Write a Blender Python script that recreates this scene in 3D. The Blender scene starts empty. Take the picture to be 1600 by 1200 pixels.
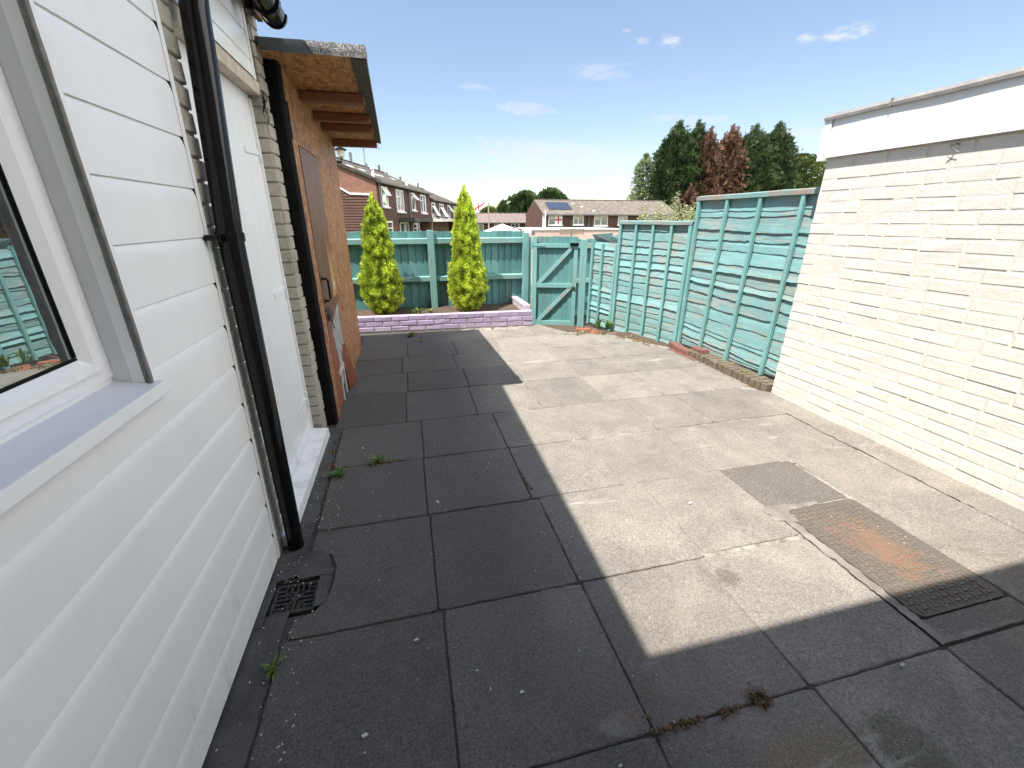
import bpy, bmesh, math, random
from mathutils import Vector, Matrix, noise
R = random.Random(7)
S = bpy.context.scene
COL = S.collection

# ------------------------------------------------------------ camera
CAM_M = ((0.9718, 0.0856, -0.2199), (-0.2360, 0.3526, -0.9055), (0.0, 0.9318, 0.3629))
cam_data = bpy.data.cameras.new('camera')
cam_data.sensor_width = 36.0
cam_data.lens = 660.0 / 1600.0 * 36.0
cam_data.clip_start = 0.02
cam_data.clip_end = 3000.0
cam = bpy.data.objects.new('camera', cam_data)
COL.objects.link(cam)
rot = Matrix(CAM_M)
cam.matrix_world = Matrix.Translation((0, 0, 1.45)) @ rot.to_4x4()
S.camera = cam

# ------------------------------------------------------------ light
SUN_DIR = Vector((-0.47, -0.275, 1.0)).normalized()
sun_d = bpy.data.lights.new('sun', 'SUN')
sun_d.energy = 3.3
sun_d.angle = math.radians(0.35)
sun_d.color = (1.0, 0.955, 0.88)
sun = bpy.data.objects.new('sun', sun_d)
sun.rotation_euler = SUN_DIR.to_track_quat('Z', 'Y').to_euler()
COL.objects.link(sun)

W = bpy.data.worlds.new('World')
S.world = W
W.use_nodes = True
S.view_settings.view_transform = 'Standard'
S.view_settings.look = 'None'
S.view_settings.gamma = 1.0
S.view_settings.exposure = 1.50
SKY_STRENGTH = 0.14


class NT:
    """small helper for node trees"""
    def __init__(self, tree):
        self.t = tree
        self.n = tree.nodes
        self.l = tree.links

    def node(self, kind, ins=None, **props):
        nd = self.n.new(kind)
        for k, v in props.items():
            setattr(nd, k, v)
        if ins:
            for k, v in ins.items():
                self.put(nd.inputs[k], v)
        return nd

    def put(self, sock, v):
        if isinstance(v, bpy.types.NodeSocket):
            self.l.new(v, sock)
        else:
            if sock.type == 'RGBA' and len(v) == 3:
                v = (*v, 1)
            sock.default_value = v

    def math(self, op, a, b=None, c=None, clamp=False):
        nd = self.n.new('ShaderNodeMath')
        nd.operation = op
        nd.use_clamp = clamp
        self.put(nd.inputs[0], a)
        if b is not None:
            self.put(nd.inputs[1], b)
        if c is not None:
            self.put(nd.inputs[2], c)
        return nd.outputs[0]

    def noise(self, vec, scale, detail=4, rough=0.55, dist=0.0, col=False):
        nd = self.node('ShaderNodeTexNoise', {'Vector': vec, 'Scale': scale, 'Detail': detail, 'Roughness': rough, 'Distortion': dist})
        return nd.outputs['Color' if col else 'Fac']

    def voro(self, vec, scale, feature='F1', out='Distance', rand=1.0):
        nd = self.node('ShaderNodeTexVoronoi', {'Vector': vec, 'Scale': scale, 'Randomness': rand}, feature=feature)
        return nd.outputs[out]

    def ramp(self, fac, a, b, lo=0.0, hi=1.0, smooth=False):
        nd = self.node('ShaderNodeMapRange', {'Value': fac, 'From Min': a, 'From Max': b, 'To Min': lo, 'To Max': hi})
        nd.clamp = True
        if smooth:
            nd.interpolation_type = 'SMOOTHSTEP'
        return nd.outputs[0]

    def mix(self, fac, a, b, mode='MIX'):
        nd = self.n.new('ShaderNodeMix')
        nd.data_type = 'RGBA'
        nd.blend_type = mode
        self.put(nd.inputs[0], fac)
        self.put(nd.inputs[6], a)
        self.put(nd.inputs[7], b)
        return nd.outputs[2]

    def mapping(self, vec, scale=(1, 1, 1), rot=(0, 0, 0), loc=(0, 0, 0)):
        return self.node('ShaderNodeMapping', {'Vector': vec, 'Scale': scale, 'Rotation': rot, 'Location': loc}).outputs[0]


# world: Nishita sky with wisps of cirrus and small cumulus
wt = NT(W.node_tree)
W.node_tree.nodes.clear()
w_out = wt.node('ShaderNodeOutputWorld')
bg = wt.node('ShaderNodeBackground', {'Strength': SKY_STRENGTH})
sky = wt.node('ShaderNodeTexSky')
sky.sky_type = 'NISHITA'
sky.sun_disc = False
sky.sun_elevation = math.asin(SUN_DIR.z)
sky.sun_rotation = math.atan2(SUN_DIR.x, SUN_DIR.y)
sky.altitude = 50
sky.air_density = 1.0
sky.dust_density = 0.25
sky.ozone_density = 1.6
gen = wt.node('ShaderNodeTexCoord').outputs['Generated']
sep = wt.node('ShaderNodeSeparateXYZ', {'Vector': gen})
az = wt.math('ARCTAN2', sep.outputs[0], sep.outputs[1])
el = wt.math('ARCSINE', sep.outputs[2])
sph = wt.node('ShaderNodeCombineXYZ', {'X': az, 'Y': el, 'Z': 0.0}).outputs[0]
wisp = wt.noise(wt.mapping(sph, (1.0, 3.2, 1), (0, 0, 0.0)), 22.0, 8, 0.62, 0.6)
fine = wt.noise(wt.mapping(sph, (1.0, 1.8, 1), (0, 0, 0.35)), 70.0, 6, 0.6, 0.3)
total = None
# azimuth, elevation, half widths, density
BLOBS = [(0.409, 0.262, 0.082, 0.019, 0.34), (0.271, 0.206, 0.068, 0.014, 0.45), (0.533, 0.298, 0.026, 0.012, 0.75),
         (0.486, 0.302, 0.020, 0.006, 0.4), (0.752, 0.275, 0.022, 0.009, 0.6), (0.811, 0.275, 0.045, 0.014, 0.8),
         (0.345, 0.120, 0.26, 0.042, 0.62), (0.60, 0.110, 0.20, 0.030, 0.4), (0.578, 0.177, 0.10, 0.012, 0.4), (0.793, 0.141, 0.10, 0.014, 0.45),
         (0.164, 0.241, 0.050, 0.007, 0.3), (0.455, 0.319, 0.012, 0.005, 0.4), (-0.6, 0.3, 0.4, 0.05, 0.4)]
for (a0, e0, ra, re, den) in BLOBS:
    dx = wt.math('DIVIDE', wt.math('SUBTRACT', az, a0), ra)
    dy = wt.math('DIVIDE', wt.math('SUBTRACT', el, wt.math('MULTIPLY_ADD', wt.math('SUBTRACT', az, a0), -0.06, e0)), re)
    r2 = wt.math('ADD', wt.math('MULTIPLY', dx, dx), wt.math('MULTIPLY', dy, dy))
    m = wt.math('SUBTRACT', 1.0, r2)
    m = wt.math('ADD', m, wt.math('MULTIPLY', wt.math('SUBTRACT', wisp, 0.5), 3.2))
    m = wt.math('ADD', m, wt.math('MULTIPLY', wt.math('SUBTRACT', fine, 0.5), 1.1))
    m = wt.math('MULTIPLY', wt.ramp(m, 0.15, 1.25, 0, 1, True), den)
    total = m if total is None else wt.math('MAXIMUM', total, m)
tinted = wt.mix(1.0, sky.outputs[0], (0.79, 0.73, 0.64), 'MULTIPLY')
hf = wt.ramp(el, 0.03, 0.75, 0.66, 1.02)
hr = wt.ramp(el, 0.0, 0.45, 0.92, 1.0)
tinted = wt.mix(1.0, tinted, wt.node('ShaderNodeCombineColor', {0: wt.math('MULTIPLY', hf, hr), 1: wt.math('MULTIPLY', wt.math('MULTIPLY', hf, 0.955), wt.math('POWER', hr, 0.45)), 2: hf}).outputs[0], 'MULTIPLY')
skyc = wt.mix(total, tinted, (2.35, 2.4, 2.45))
# bright unseen cloud bank added in the east to lift light on shaded walls
dx = wt.math('DIVIDE', wt.math('SUBTRACT', az, 2.12), 0.92)
dy = wt.math('DIVIDE', wt.math('SUBTRACT', el, 0.56), 0.50)
m = wt.math('SUBTRACT', 1.0, wt.math('ADD', wt.math('MULTIPLY', dx, dx), wt.math('MULTIPLY', dy, dy)))
m = wt.math('ADD', m, wt.math('MULTIPLY', wt.math('SUBTRACT', wisp, 0.5), 1.2))
skyc = wt.mix(wt.ramp(m, 0.0, 0.35, 0, 1, True), skyc, wt.mix(fine, (7.4, 7.2, 7.0), (13.0, 12.6, 12.1)))
wt.put(bg.inputs[0], skyc)
wt.l.new(bg.outputs[0], w_out.inputs[0])


# ------------------------------------------------------------ materials
def new_mat(name):
    m = bpy.data.materials.new(name)
    m.use_nodes = True
    t = NT(m.node_tree)
    bsdf = m.node_tree.nodes['Principled BSDF']
    co = t.node('ShaderNodeTexCoord').outputs['Object']
    return m, t, bsdf, co


def bump(t, bsdf, h, strength=0.5, dist=0.01):
    b = t.node('ShaderNodeBump', {'Height': h, 'Strength': strength, 'Distance': dist})
    t.l.new(b.outputs[0], bsdf.inputs['Normal'])


def geo_pos(t):
    return t.node('ShaderNodeNewGeometry').outputs['Position']


def simple(name, c1, c2=None, scale=8.0, rough=0.6, bstr=0.0, bscale=None, spec=0.5, metal=0.0, stretch=(1, 1, 1), bdist=0.004):
    m, t, b, co = new_mat(name)
    co = t.mapping(geo_pos(t), stretch)
    if c2 is None:
        c2 = tuple(x * 0.8 for x in c1)
    n = t.noise(co, scale, 6, 0.6)
    col = t.mix(t.ramp(n, 0.32, 0.68), c1, c2)
    t.put(b.inputs['Base Color'], col)
    b.inputs['Roughness'].default_value = rough
    b.inputs['Specular IOR Level'].default_value = spec
    b.inputs['Metallic'].default_value = metal
    if bstr > 0:
        bump(t, b, t.noise(co, bscale or scale * 6, 5, 0.6), bstr, bdist)
    return m


def mat_paving():
    m, t, b, co = new_mat('paving_concrete')
    p = geo_pos(t)
    at = t.node('ShaderNodeAttribute', attribute_name='tone').outputs['Fac']
    sx = t.node('ShaderNodeSeparateXYZ', {'Vector': p})
    big = t.noise(p, 1.1, 4, 0.55, 0.3)
    mid = t.noise(p, 5.0, 6, 0.65, 0.5)
    grit = t.math('MULTIPLY_ADD', t.noise(p, 75.0, 4, 0.8), 0.4, t.math('MULTIPLY', t.noise(p, 210.0, 3, 0.8), 0.6))
    peb = t.voro(p, 150.0, 'F1', 'Color')
    pebv = t.node('ShaderNodeSeparateColor', {'Color': peb}).outputs[0]
    pebd = t.voro(p, 150.0)
    pebm = t.ramp(pebd, 0.25, 0.5, 1, 0)
    # charcoal concrete near the house, shade put into its colour; paler in the sun
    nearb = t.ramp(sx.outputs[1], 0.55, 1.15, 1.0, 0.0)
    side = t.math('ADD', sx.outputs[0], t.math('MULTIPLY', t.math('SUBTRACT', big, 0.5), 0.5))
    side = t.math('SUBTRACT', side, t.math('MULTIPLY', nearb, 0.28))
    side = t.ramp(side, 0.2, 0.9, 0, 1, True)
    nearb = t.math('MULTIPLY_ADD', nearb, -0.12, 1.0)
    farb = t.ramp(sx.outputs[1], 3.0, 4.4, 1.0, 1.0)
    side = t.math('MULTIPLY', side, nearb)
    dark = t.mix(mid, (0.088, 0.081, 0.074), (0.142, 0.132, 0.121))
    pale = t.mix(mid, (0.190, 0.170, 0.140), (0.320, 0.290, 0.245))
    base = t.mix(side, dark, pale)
    # per slab tone
    base = t.mix(1.0, base, t.node('ShaderNodeCombineColor', {0: at, 1: at, 2: at}).outputs[0], 'MULTIPLY')
    # blotches of grime
    bl = t.ramp(t.noise(p, 2.3, 9, 0.78, 0.7), 0.42, 0.68)
    base = t.mix(t.math('MULTIPLY', bl, 0.62), base, (0.115, 0.108, 0.108))
    # mossy / brown stain low in the yard
    st = t.ramp(t.noise(t.mapping(p, (1, 1, 1), (0, 0, 0), (3.1, 7.7, 0)), 1.9, 5, 0.6, 0.6), 0.58, 0.72)
    st = t.math('MULTIPLY', st, t.ramp(sx.outputs[1], 1.3, 0.6, 0, 0.5))
    base = t.mix(st, base, (0.13, 0.105, 0.055))
    for (bx, by, rx_, ry_, cc, aa) in ((1.02, 0.50, 0.20, 0.10, (0.21, 0.165, 0.10), 0.75), (1.32, 0.47, 0.10, 0.12, (0.085, 0.085, 0.035), 0.6), (1.0, 0.30, 0.4, 0.16, (0.15, 0.12, 0.085), 0.6), (2.0, 0.42, 0.35, 0.18, (0.20, 0.175, 0.15), 0.5), (0.555, 0.735, 0.035, 0.022, (0.10, 0.045, 0.022), 1.0), (0.53, 0.73, 0.075, 0.035, (0.24, 0.22, 0.20), 0.5), (1.25, 1.15, 0.05, 0.05, (0.12, 0.10, 0.075), 0.7), (1.86, 1.22, 0.0, 0.0, (0, 0, 0), 0)):
        if aa == 0:
            continue
        ddx = t.math('DIVIDE', t.math('SUBTRACT', sx.outputs[0], bx), rx_)
        ddy = t.math('DIVIDE', t.math('SUBTRACT', sx.outputs[1], by), ry_)
        rd = t.math('ADD', t.math('MULTIPLY', ddx, ddx), t.math('MULTIPLY', ddy, ddy))
        rd = t.math('ADD', rd, t.math('MULTIPLY', t.math('SUBTRACT', t.noise(p, 16.0, 6, 0.7), 0.5), 3.0))
        base = t.mix(t.ramp(rd, 1.3, 0.3, 0, aa), base, cc)
    # exposed aggregate
    wear = t.ramp(t.noise(p, 3.1, 5, 0.65), 0.35, 0.6)
    agg = t.math('MULTIPLY', t.math('MULTIPLY', pebm, wear), t.ramp(pebv, 0.55, 0.95, 0, 0.65))
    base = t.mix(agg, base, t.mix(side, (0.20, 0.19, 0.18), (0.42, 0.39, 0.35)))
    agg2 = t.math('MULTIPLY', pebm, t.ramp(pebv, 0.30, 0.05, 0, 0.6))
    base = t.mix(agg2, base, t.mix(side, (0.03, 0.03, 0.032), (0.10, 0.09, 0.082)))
    g = t.ramp(grit, 0.36, 0.64, 0.52, 1.48)
    base = t.mix(1.0, base, t.node('ShaderNodeCombineColor', {0: g, 1: g, 2: g}).outputs[0], 'MULTIPLY')
    # white lichen / paint spots
    sp = t.voro(p, 16.0)
    spc = t.node('ShaderNodeSeparateColor', {'Color': t.voro(p, 16.0, 'F1', 'Color')}).outputs[0]
    spm = t.math('MULTIPLY', t.ramp(sp, 0.035, 0.06, 1, 0), t.ramp(spc, 0.8, 0.82))
    base = t.mix(t.math('MULTIPLY', spm, 0.55), base, (0.46, 0.45, 0.42))
    # pale cement smears along some joints
    sm = t.math('MULTIPLY', t.ramp(t.noise(t.mapping(p, (0.35, 2.2, 1)), 3.0, 6, 0.7, 1.0), 0.62, 0.7), t.math('MULTIPLY', side, 0.5))
    base = t.mix(sm, base, (0.50, 0.47, 0.42))
    t.put(b.inputs['Base Color'], base)
    b.inputs['Roughness'].default_value = 0.92
    b.inputs['Specular IOR Level'].default_value = 0.25
    hh = t.math('ADD', t.math('MULTIPLY', grit, 0.6), t.math('MULTIPLY', mid, 0.8))
    hh = t.math('ADD', hh, t.math('MULTIPLY', pebm, 0.35))
    bump(t, b, hh, 0.45, 0.003)
    return m


def mat_joint():
    m, t, b, co = new_mat('joint_mortar')
    p = geo_pos(t)
    sx = t.node('ShaderNodeSeparateXYZ', {'Vector': p})
    n = t.noise(p, 2.7, 6, 0.7, 0.8)
    f = t.noise(p, 40, 4, 0.7)
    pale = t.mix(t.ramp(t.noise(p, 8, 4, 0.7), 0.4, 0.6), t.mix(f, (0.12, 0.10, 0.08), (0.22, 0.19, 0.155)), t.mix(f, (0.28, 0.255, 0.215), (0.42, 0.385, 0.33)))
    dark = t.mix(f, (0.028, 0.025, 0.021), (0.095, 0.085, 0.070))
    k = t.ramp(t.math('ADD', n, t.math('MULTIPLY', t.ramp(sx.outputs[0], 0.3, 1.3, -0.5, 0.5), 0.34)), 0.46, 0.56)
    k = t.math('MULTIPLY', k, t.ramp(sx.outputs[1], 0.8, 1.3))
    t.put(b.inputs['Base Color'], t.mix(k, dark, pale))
    b.inputs['Roughness'].default_value = 0.95
    bump(t, b, f, 0.6, 0.004)
    return m


def mat_painted_brick(name, c1, c2, dirt, dirt_amt, wear=0.0, wearcol=(0.4, 0.16, 0.09), rough=0.7):
    m, t, b, co = new_mat(name)
    p = geo_pos(t)
    n = t.noise(p, 7.0, 6, 0.6)
    base = t.mix(n, c1, c2)
    d = t.ramp(t.noise(p, 3.3, 7, 0.72, 0.4), 0.5, 0.75, 0, dirt_amt)
    base = t.mix(d, base, dirt)
    sx = t.node('ShaderNodeSeparateXYZ', {'Vector': p})
    low = t.math('MULTIPLY', t.ramp(sx.outputs[2], 0.0, 0.22, 1, 0), t.ramp(t.noise(p, 14, 5, 0.7), 0.35, 0.65))
    base = t.mix(t.math('MULTIPLY', low, 0.55), base, dirt)
    if wear > 0:
        wv = t.ramp(t.noise(p, 16.0, 6, 0.7, 0.5), 0.72 - wear, 0.78 - wear)
        base = t.mix(wv, base, wearcol)
    t.put(b.inputs['Base Color'], base)
    b.inputs['Roughness'].default_value = rough
    hh = t.math('ADD', t.math('MULTIPLY', t.noise(p, 70, 5, 0.65), 0.7), t.math('MULTIPLY', t.noise(p, 22, 4, 0.6), 0.9))
    bump(t, b, hh, 0.6, 0.0045)
    return m


def mat_osb(name, c1=(0.34, 0.145, 0.060), c2=(0.50, 0.240, 0.105), c3=(0.19, 0.075, 0.034), rough=0.6, k0=1.0):
    m, t, b, co = new_mat(name)
    p = geo_pos(t)
    p = t.node('ShaderNodeVectorMath', {0: p, 1: t.mapping(t.noise(p, 9.0, 2, 0.5, 0, True), (.03, .03, .03))}, operation='ADD').outputs[0]
    hs = None
    col = c1
    for k, (a, sc) in enumerate([((0.5, 0.1, 0.2), (16, 14, 62)), ((1.35, 0.1, -0.4), (44, 52, 16)), ((-0.6, 0.3, 0.5), (20, 18, 74)), ((2.1, 0.5, 0.2), (16, 60, 18)), ((0.1, 0.9, 0.1), (70, 20, 22))]):
        mp = t.mapping(p, tuple(x * k0 for x in sc), a, (k * 3.1, k, 0))
        v = t.voro(mp, 1.0, 'F1', 'Color')
        q = t.node('ShaderNodeSeparateColor', {'Color': v})
        c = t.mix(t.ramp(q.outputs[1], 0.1, 0.9), c3, c2)
        col = t.mix(t.ramp(q.outputs[0], 0.52, 0.58, 0, 0.75), col, c)
        hs = q.outputs[1] if hs is None else t.math('ADD', hs, t.math('MULTIPLY', q.outputs[1], 0.8))
    q = t.node('ShaderNodeSeparateColor', {'Color': t.voro(t.mapping(p, (40, 40, 90), (0.9, 0.3, 0.2)), 1.0, 'F1', 'Color')}).outputs[2]
    col = t.mix(t.ramp(q, 0.93, 0.95, 0, 0.6), col, (0.62, 0.44, 0.24))
    big = t.noise(p, 3.0, 5, 0.6)
    col = t.mix(t.ramp(big, 0.4, 0.7, 0, 0.35), col, c3)
    t.put(b.inputs['Base Color'], col)
    b.inputs['Roughness'].default_value = rough
    bump(t, b, t.math('ADD', hs, t.math('MULTIPLY', t.noise(p, 25, 3, 0.5), 1.2)), 0.6, 0.006)
    return m


def mat_wood_paint(name, c, cw, peel=0.25, grain=(1, 1, 1), gscale=30, dark=None, tone=True, rough=0.75):
    """painted timber; grain = mapping scale (small number along the grain)"""
    m, t, b, co = new_mat(name)
    p = t.mapping(geo_pos(t), grain)
    n = t.noise(p, gscale, 6, 0.65, 0.3)
    big = t.noise(geo_pos(t), 3.0, 5, 0.6)
    c2 = dark or tuple(x * 0.72 for x in c)
    col = t.mix(t.ramp(n, 0.3, 0.7), c2, c)
    if tone:
        at = t.node('ShaderNodeAttribute', attribute_name='tone').outputs['Fac']
        col = t.mix(1.0, col, t.node('ShaderNodeCombineColor', {0: at, 1: at, 2: at}).outputs[0], 'MULTIPLY')
        pk = t.math('ADD', t.math('MULTIPLY', t.math('SUBTRACT', 1.0, at), 0.5), big)
    else:
        pk = big
    col = t.mix(t.ramp(big, 0.35, 0.7, 0, 0.35), col, tuple(x * 1.25 for x in c))
    pl = t.math('MULTIPLY', t.ramp(t.noise(p, gscale * 0.45, 8, 0.75, 0.6), 0.62 - peel * 0.3, 0.66 - peel * 0.3), t.ramp(pk, 0.42, 0.6))
    col = t.mix(pl, col, cw)
    t.put(b.inputs['Base Color'], col)
    b.inputs['Roughness'].default_value = rough
    b.inputs['Specular IOR Level'].default_value = 0.3
    bump(t, b, t.math('ADD', n, t.math('MULTIPLY', pl, -0.6)), 0.6, 0.005)
    return m


def mat_foliage(name, c1, c2, c3=None, trans=0.25, rough=0.6):
    m, t, b, co = new_mat(name)
    at = t.node('ShaderNodeAttribute', attribute_name='tone').outputs['Fac']
    col = t.mix(at, c1, c2)
    if c3:
        col = t.mix(t.ramp(at, 0.93, 0.96), col, c3)
    t.put(b.inputs['Base Color'], col)
    b.inputs['Roughness'].default_value = rough
    b.inputs['Specular IOR Level'].default_value = 0.25
    tr = t.node('ShaderNodeBsdfTranslucent', {'Color': col})
    mx = t.node('ShaderNodeMixShader', {0: trans})
    t.l.new(b.outputs[0], mx.inputs[1])
    t.l.new(tr.outputs[0], mx.inputs[2])
    out = [n for n in t.n if n.type == 'OUTPUT_MATERIAL'][0]
    t.l.new(mx.outputs[0], out.inputs[0])
    return m


def mat_glass_pane(name, tint=(0.012, 0.014, 0.016), refl=0.28, rough=0.01):
    m, t, b, co = new_mat(name)
    b.inputs['Base Color'].default_value = (*tint, 1)
    b.inputs['Roughness'].default_value = 0.4
    gl = t.node('ShaderNodeBsdfGlossy', {'Color': (0.9, 0.95, 0.95, 1), 'Roughness': rough})
    fr = t.node('ShaderNodeLayerWeight', {'Blend': 0.45}).outputs['Fresnel']
    fac = t.math('ADD', t.math('MULTIPLY', fr, 0.6), refl, clamp=True)
    mx = t.node('ShaderNodeMixShader', {0: fac})
    t.l.new(b.outputs[0], mx.inputs[1])
    t.l.new(gl.outputs[0], mx.inputs[2])
    out = [n for n in t.n if n.type == 'OUTPUT_MATERIAL'][0]
    t.l.new(mx.outputs[0], out.inputs[0])
    return m


def mat_tiles(name, c1, c2, lich=(0.30, 0.28, 0.22), scale=1.0):
    """roof tiles, laid in rows: uses UV = (along eave metres, up slope metres)"""
    m, t, b, co = new_mat(name)
    uv = t.node('ShaderNodeUVMap').outputs[0]
    br = t.node('ShaderNodeTexBrick', {'Vector': uv, 'Color1': (*c1, 1), 'Color2': (*c2, 1), 'Mortar': (c2[0] * .35, c2[1] * .35, c2[2] * .35, 1),
                'Scale': 1.0, 'Mortar Size': 0.018, 'Brick Width': 0.3, 'Row Height': 0.30, 'Bias': 0.0})
    p = geo_pos(t)
    n = t.ramp(t.noise(p, 1.6, 6, 0.7, 0.4), 0.45, 0.7, 0, 0.6)
    col = t.mix(n, br.outputs[0], lich)
    n2 = t.ramp(t.noise(p, 9.0, 4, 0.7), 0.3, 0.7, 0.65, 1.25)
    col = t.mix(1.0, col, t.node('ShaderNodeCombineColor', {0: n2, 1: n2, 2: n2}).outputs[0], 'MULTIPLY')
    t.put(b.inputs['Base Color'], col)
    b.inputs['Roughness'].default_value = 0.9
    bump(t, b, br.outputs[1], -0.6, 0.03)
    return m


def mat_brick_uv(name, c1, c2, mortar, bw=0.225, rh=0.075):
    m, t, b, co = new_mat(name)
    uv = t.node('ShaderNodeUVMap').outputs[0]
    br = t.node('ShaderNodeTexBrick', {'Vector': uv, 'Color1': (*c1, 1), 'Color2': (*c2, 1), 'Mortar': (*mortar, 1),
                'Scale': 1.0, 'Mortar Size': 0.010, 'Brick Width': bw, 'Row Height': rh, 'Bias': 0.0})
    n = t.noise(geo_pos(t), 2.0, 5, 0.6)
    g = t.ramp(n, 0.3, 0.7, 0.8, 1.2)
    t.put(b.inputs['Base Color'], t.mix(1.0, br.outputs[0], t.node('ShaderNodeCombineColor', {0: g, 1: g, 2: g}).outputs[0], 'MULTIPLY'))
    b.inputs['Roughness'].default_value = 0.9
    return m


TEAL = (0.135, 0.315, 0.305)
M = {}
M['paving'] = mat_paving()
M['joint'] = mat_joint()
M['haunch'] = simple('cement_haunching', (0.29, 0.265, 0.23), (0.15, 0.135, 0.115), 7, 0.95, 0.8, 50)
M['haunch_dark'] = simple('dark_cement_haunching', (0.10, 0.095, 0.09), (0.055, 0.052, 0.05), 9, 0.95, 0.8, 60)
M['soil'] = simple('dry_soil', (0.16, 0.11, 0.075), (0.06, 0.042, 0.03), 22, 1.0, 1.0, 60, bdist=0.02)
M['grassland'] = simple('rough_grass', (0.10, 0.13, 0.045), (0.18, 0.16, 0.08), 0.6, 1.0, 0.6, 8, bdist=0.05)
M['white_brick'] = mat_painted_brick('white_painted_brick', (0.635, 0.600, 0.540), (0.695, 0.665, 0.605), (0.46, 0.42, 0.36), 0.25)
M['cream_brick'] = mat_painted_brick('cream_painted_brick', (0.60, 0.55, 0.45), (0.70, 0.65, 0.55), (0.20, 0.17, 0.13), 0.6)
M['grubby_brick'] = mat_painted_brick('grubby_painted_brick', (0.36, 0.33, 0.27), (0.46, 0.42, 0.35), (0.12, 0.105, 0.085), 0.85)
M['lilac_brick'] = mat_painted_brick('lilac_painted_brick', (0.30, 0.245, 0.375), (0.40, 0.325, 0.47), (0.36, 0.30, 0.28), 0.45, 0.03, (0.50, 0.24, 0.15))
M['lilac_top'] = mat_painted_brick('faded_lilac_brick', (0.42, 0.36, 0.45), (0.50, 0.44, 0.50), (0.50, 0.42, 0.33), 0.6, 0.04, (0.55, 0.28, 0.17))
M['mortar_white'] = simple('white_painted_mortar', (0.65, 0.62, 0.56), (0.57, 0.54, 0.48), 20, 0.85, 0.6, 80)
M['mortar_cream'] = simple('cream_painted_mortar', (0.50, 0.45, 0.37), (0.36, 0.32, 0.26), 20, 0.9, 0.6, 80)
M['mortar_lilac'] = simple('lilac_painted_mortar', (0.45, 0.36, 0.50), (0.52, 0.42, 0.42), 20, 0.9, 0.6, 80)
M['brick_red'] = simple('red_brick', (0.36, 0.115, 0.065), (0.25, 0.10, 0.065), 16, 0.9, 0.7, 60)
M['brick_brown'] = simple('brown_brick', (0.15, 0.065, 0.05), (0.22, 0.105, 0.08), 16, 0.85, 0.5, 60)
M['brick_edge'] = simple('weathered_edging_brick', (0.20, 0.160, 0.11), (0.10, 0.078, 0.052), 18, 0.95, 0.9, 60)
M['fence'] = mat_wood_paint('teal_fence_boards', TEAL, (0.20, 0.17, 0.14), 0.22, (1, 1, 0.06), 45)
M['lap'] = mat_wood_paint('teal_waney_slats', (0.225, 0.425, 0.415), (0.27, 0.32, 0.30), 0.50, (1, 0.09, 1), 40)
M['fence_top'] = mat_wood_paint('teal_rails', (0.23, 0.43, 0.405), (0.36, 0.32, 0.26), 0.4, (0.10, 1, 1), 30, tone=False)
M['post'] = mat_wood_paint('teal_posts', (0.19, 0.40, 0.38), (0.30, 0.27, 0.22), 0.2, (1, 1, 0.08), 36, tone=False)
M['cap'] = mat_wood_paint('weathered_capping', (0.22, 0.38, 0.36), (0.30, 0.26, 0.22), 0.9, (1, 0.12, 1), 30, tone=False)
def mat_upvc(name, c1, c2, rough=0.30, dirt=0.5):
    m, t, b, co = new_mat(name)
    p = geo_pos(t)
    n = t.noise(p, 3, 5, 0.6)
    base = t.mix(t.ramp(n, 0.3, 0.7), c1, c2)
    sx = t.node('ShaderNodeSeparateXYZ', {'Vector': p})
    lowz = t.ramp(sx.outputs[2], 0.0, 0.35, 1.4, 0.22)
    sp = t.math('MULTIPLY', t.ramp(t.noise(p, 110, 3, 0.5), 0.62, 0.70), 1.6)
    dr = t.ramp(t.noise(t.mapping(p, (1, 1, 0.25)), 7, 7, 0.7), 0.5, 0.75)
    d = t.math('MULTIPLY', t.math('ADD', t.math('MULTIPLY', sp, 0.5), dr), t.math('MULTIPLY', lowz, dirt))
    base = t.mix(d, base, (0.42, 0.40, 0.36))
    t.put(b.inputs['Base Color'], base)
    t.put(b.inputs['Roughness'], t.ramp(dr, 0, 1, rough, rough + 0.3))
    bump(t, b, t.noise(p, 2.2, 3, 0.5), 0.12, 0.02)
    return m
M['upvc'] = mat_upvc('white_upvc', (0.93, 0.93, 0.925), (0.89, 0.89, 0.885))
M['frame'] = mat_upvc('white_window_frame', (0.93, 0.93, 0.93), (0.90, 0.90, 0.90), 0.22, 0.15)
M['sill'] = mat_upvc('pale_grey_sill', (0.72, 0.74, 0.79), (0.66, 0.68, 0.73), 0.35, 0.6)
M['reveal'] = simple('pale_grey_reveal', (0.76, 0.77, 0.775), (0.70, 0.71, 0.715), 4, 0.5)
M['seal'] = simple('grey_sealant', (0.30, 0.28, 0.26), (0.17, 0.155, 0.14), 25, 0.8, 0.9, 70)
M['door_white'] = mat_upvc('white_painted_door', (0.85, 0.86, 0.87), (0.78, 0.79, 0.80), 0.4, 0.4)
M['lintel'] = simple('cream_lintel', (0.66, 0.60, 0.50), (0.45, 0.39, 0.31), 10, 0.8, 0.4, 50)
M['black_plastic'] = simple('black_plastic', (0.0035, 0.0035, 0.0045), (0.006, 0.006, 0.007), 12, 0.14, 0.1, 20, spec=0.30)
M['black_matt'] = simple('black_bitumen', (0.004, 0.004, 0.005), (0.010, 0.0095, 0.009), 14, 0.9, 0.6, 60, spec=0.2)
M['dark_gap'] = simple('dark_void', (0.012, 0.011, 0.010), (0.02, 0.018, 0.016), 10, 1.0)
M['felt'] = simple('green_grey_felt', (0.050, 0.056, 0.046), (0.08, 0.083, 0.068), 12, 0.9, 0.9, 110)
M['felt_slate'] = simple('dark_slate_felt', (0.052, 0.058, 0.062), (0.075, 0.082, 0.086), 12, 0.85, 0.6, 110)
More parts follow.
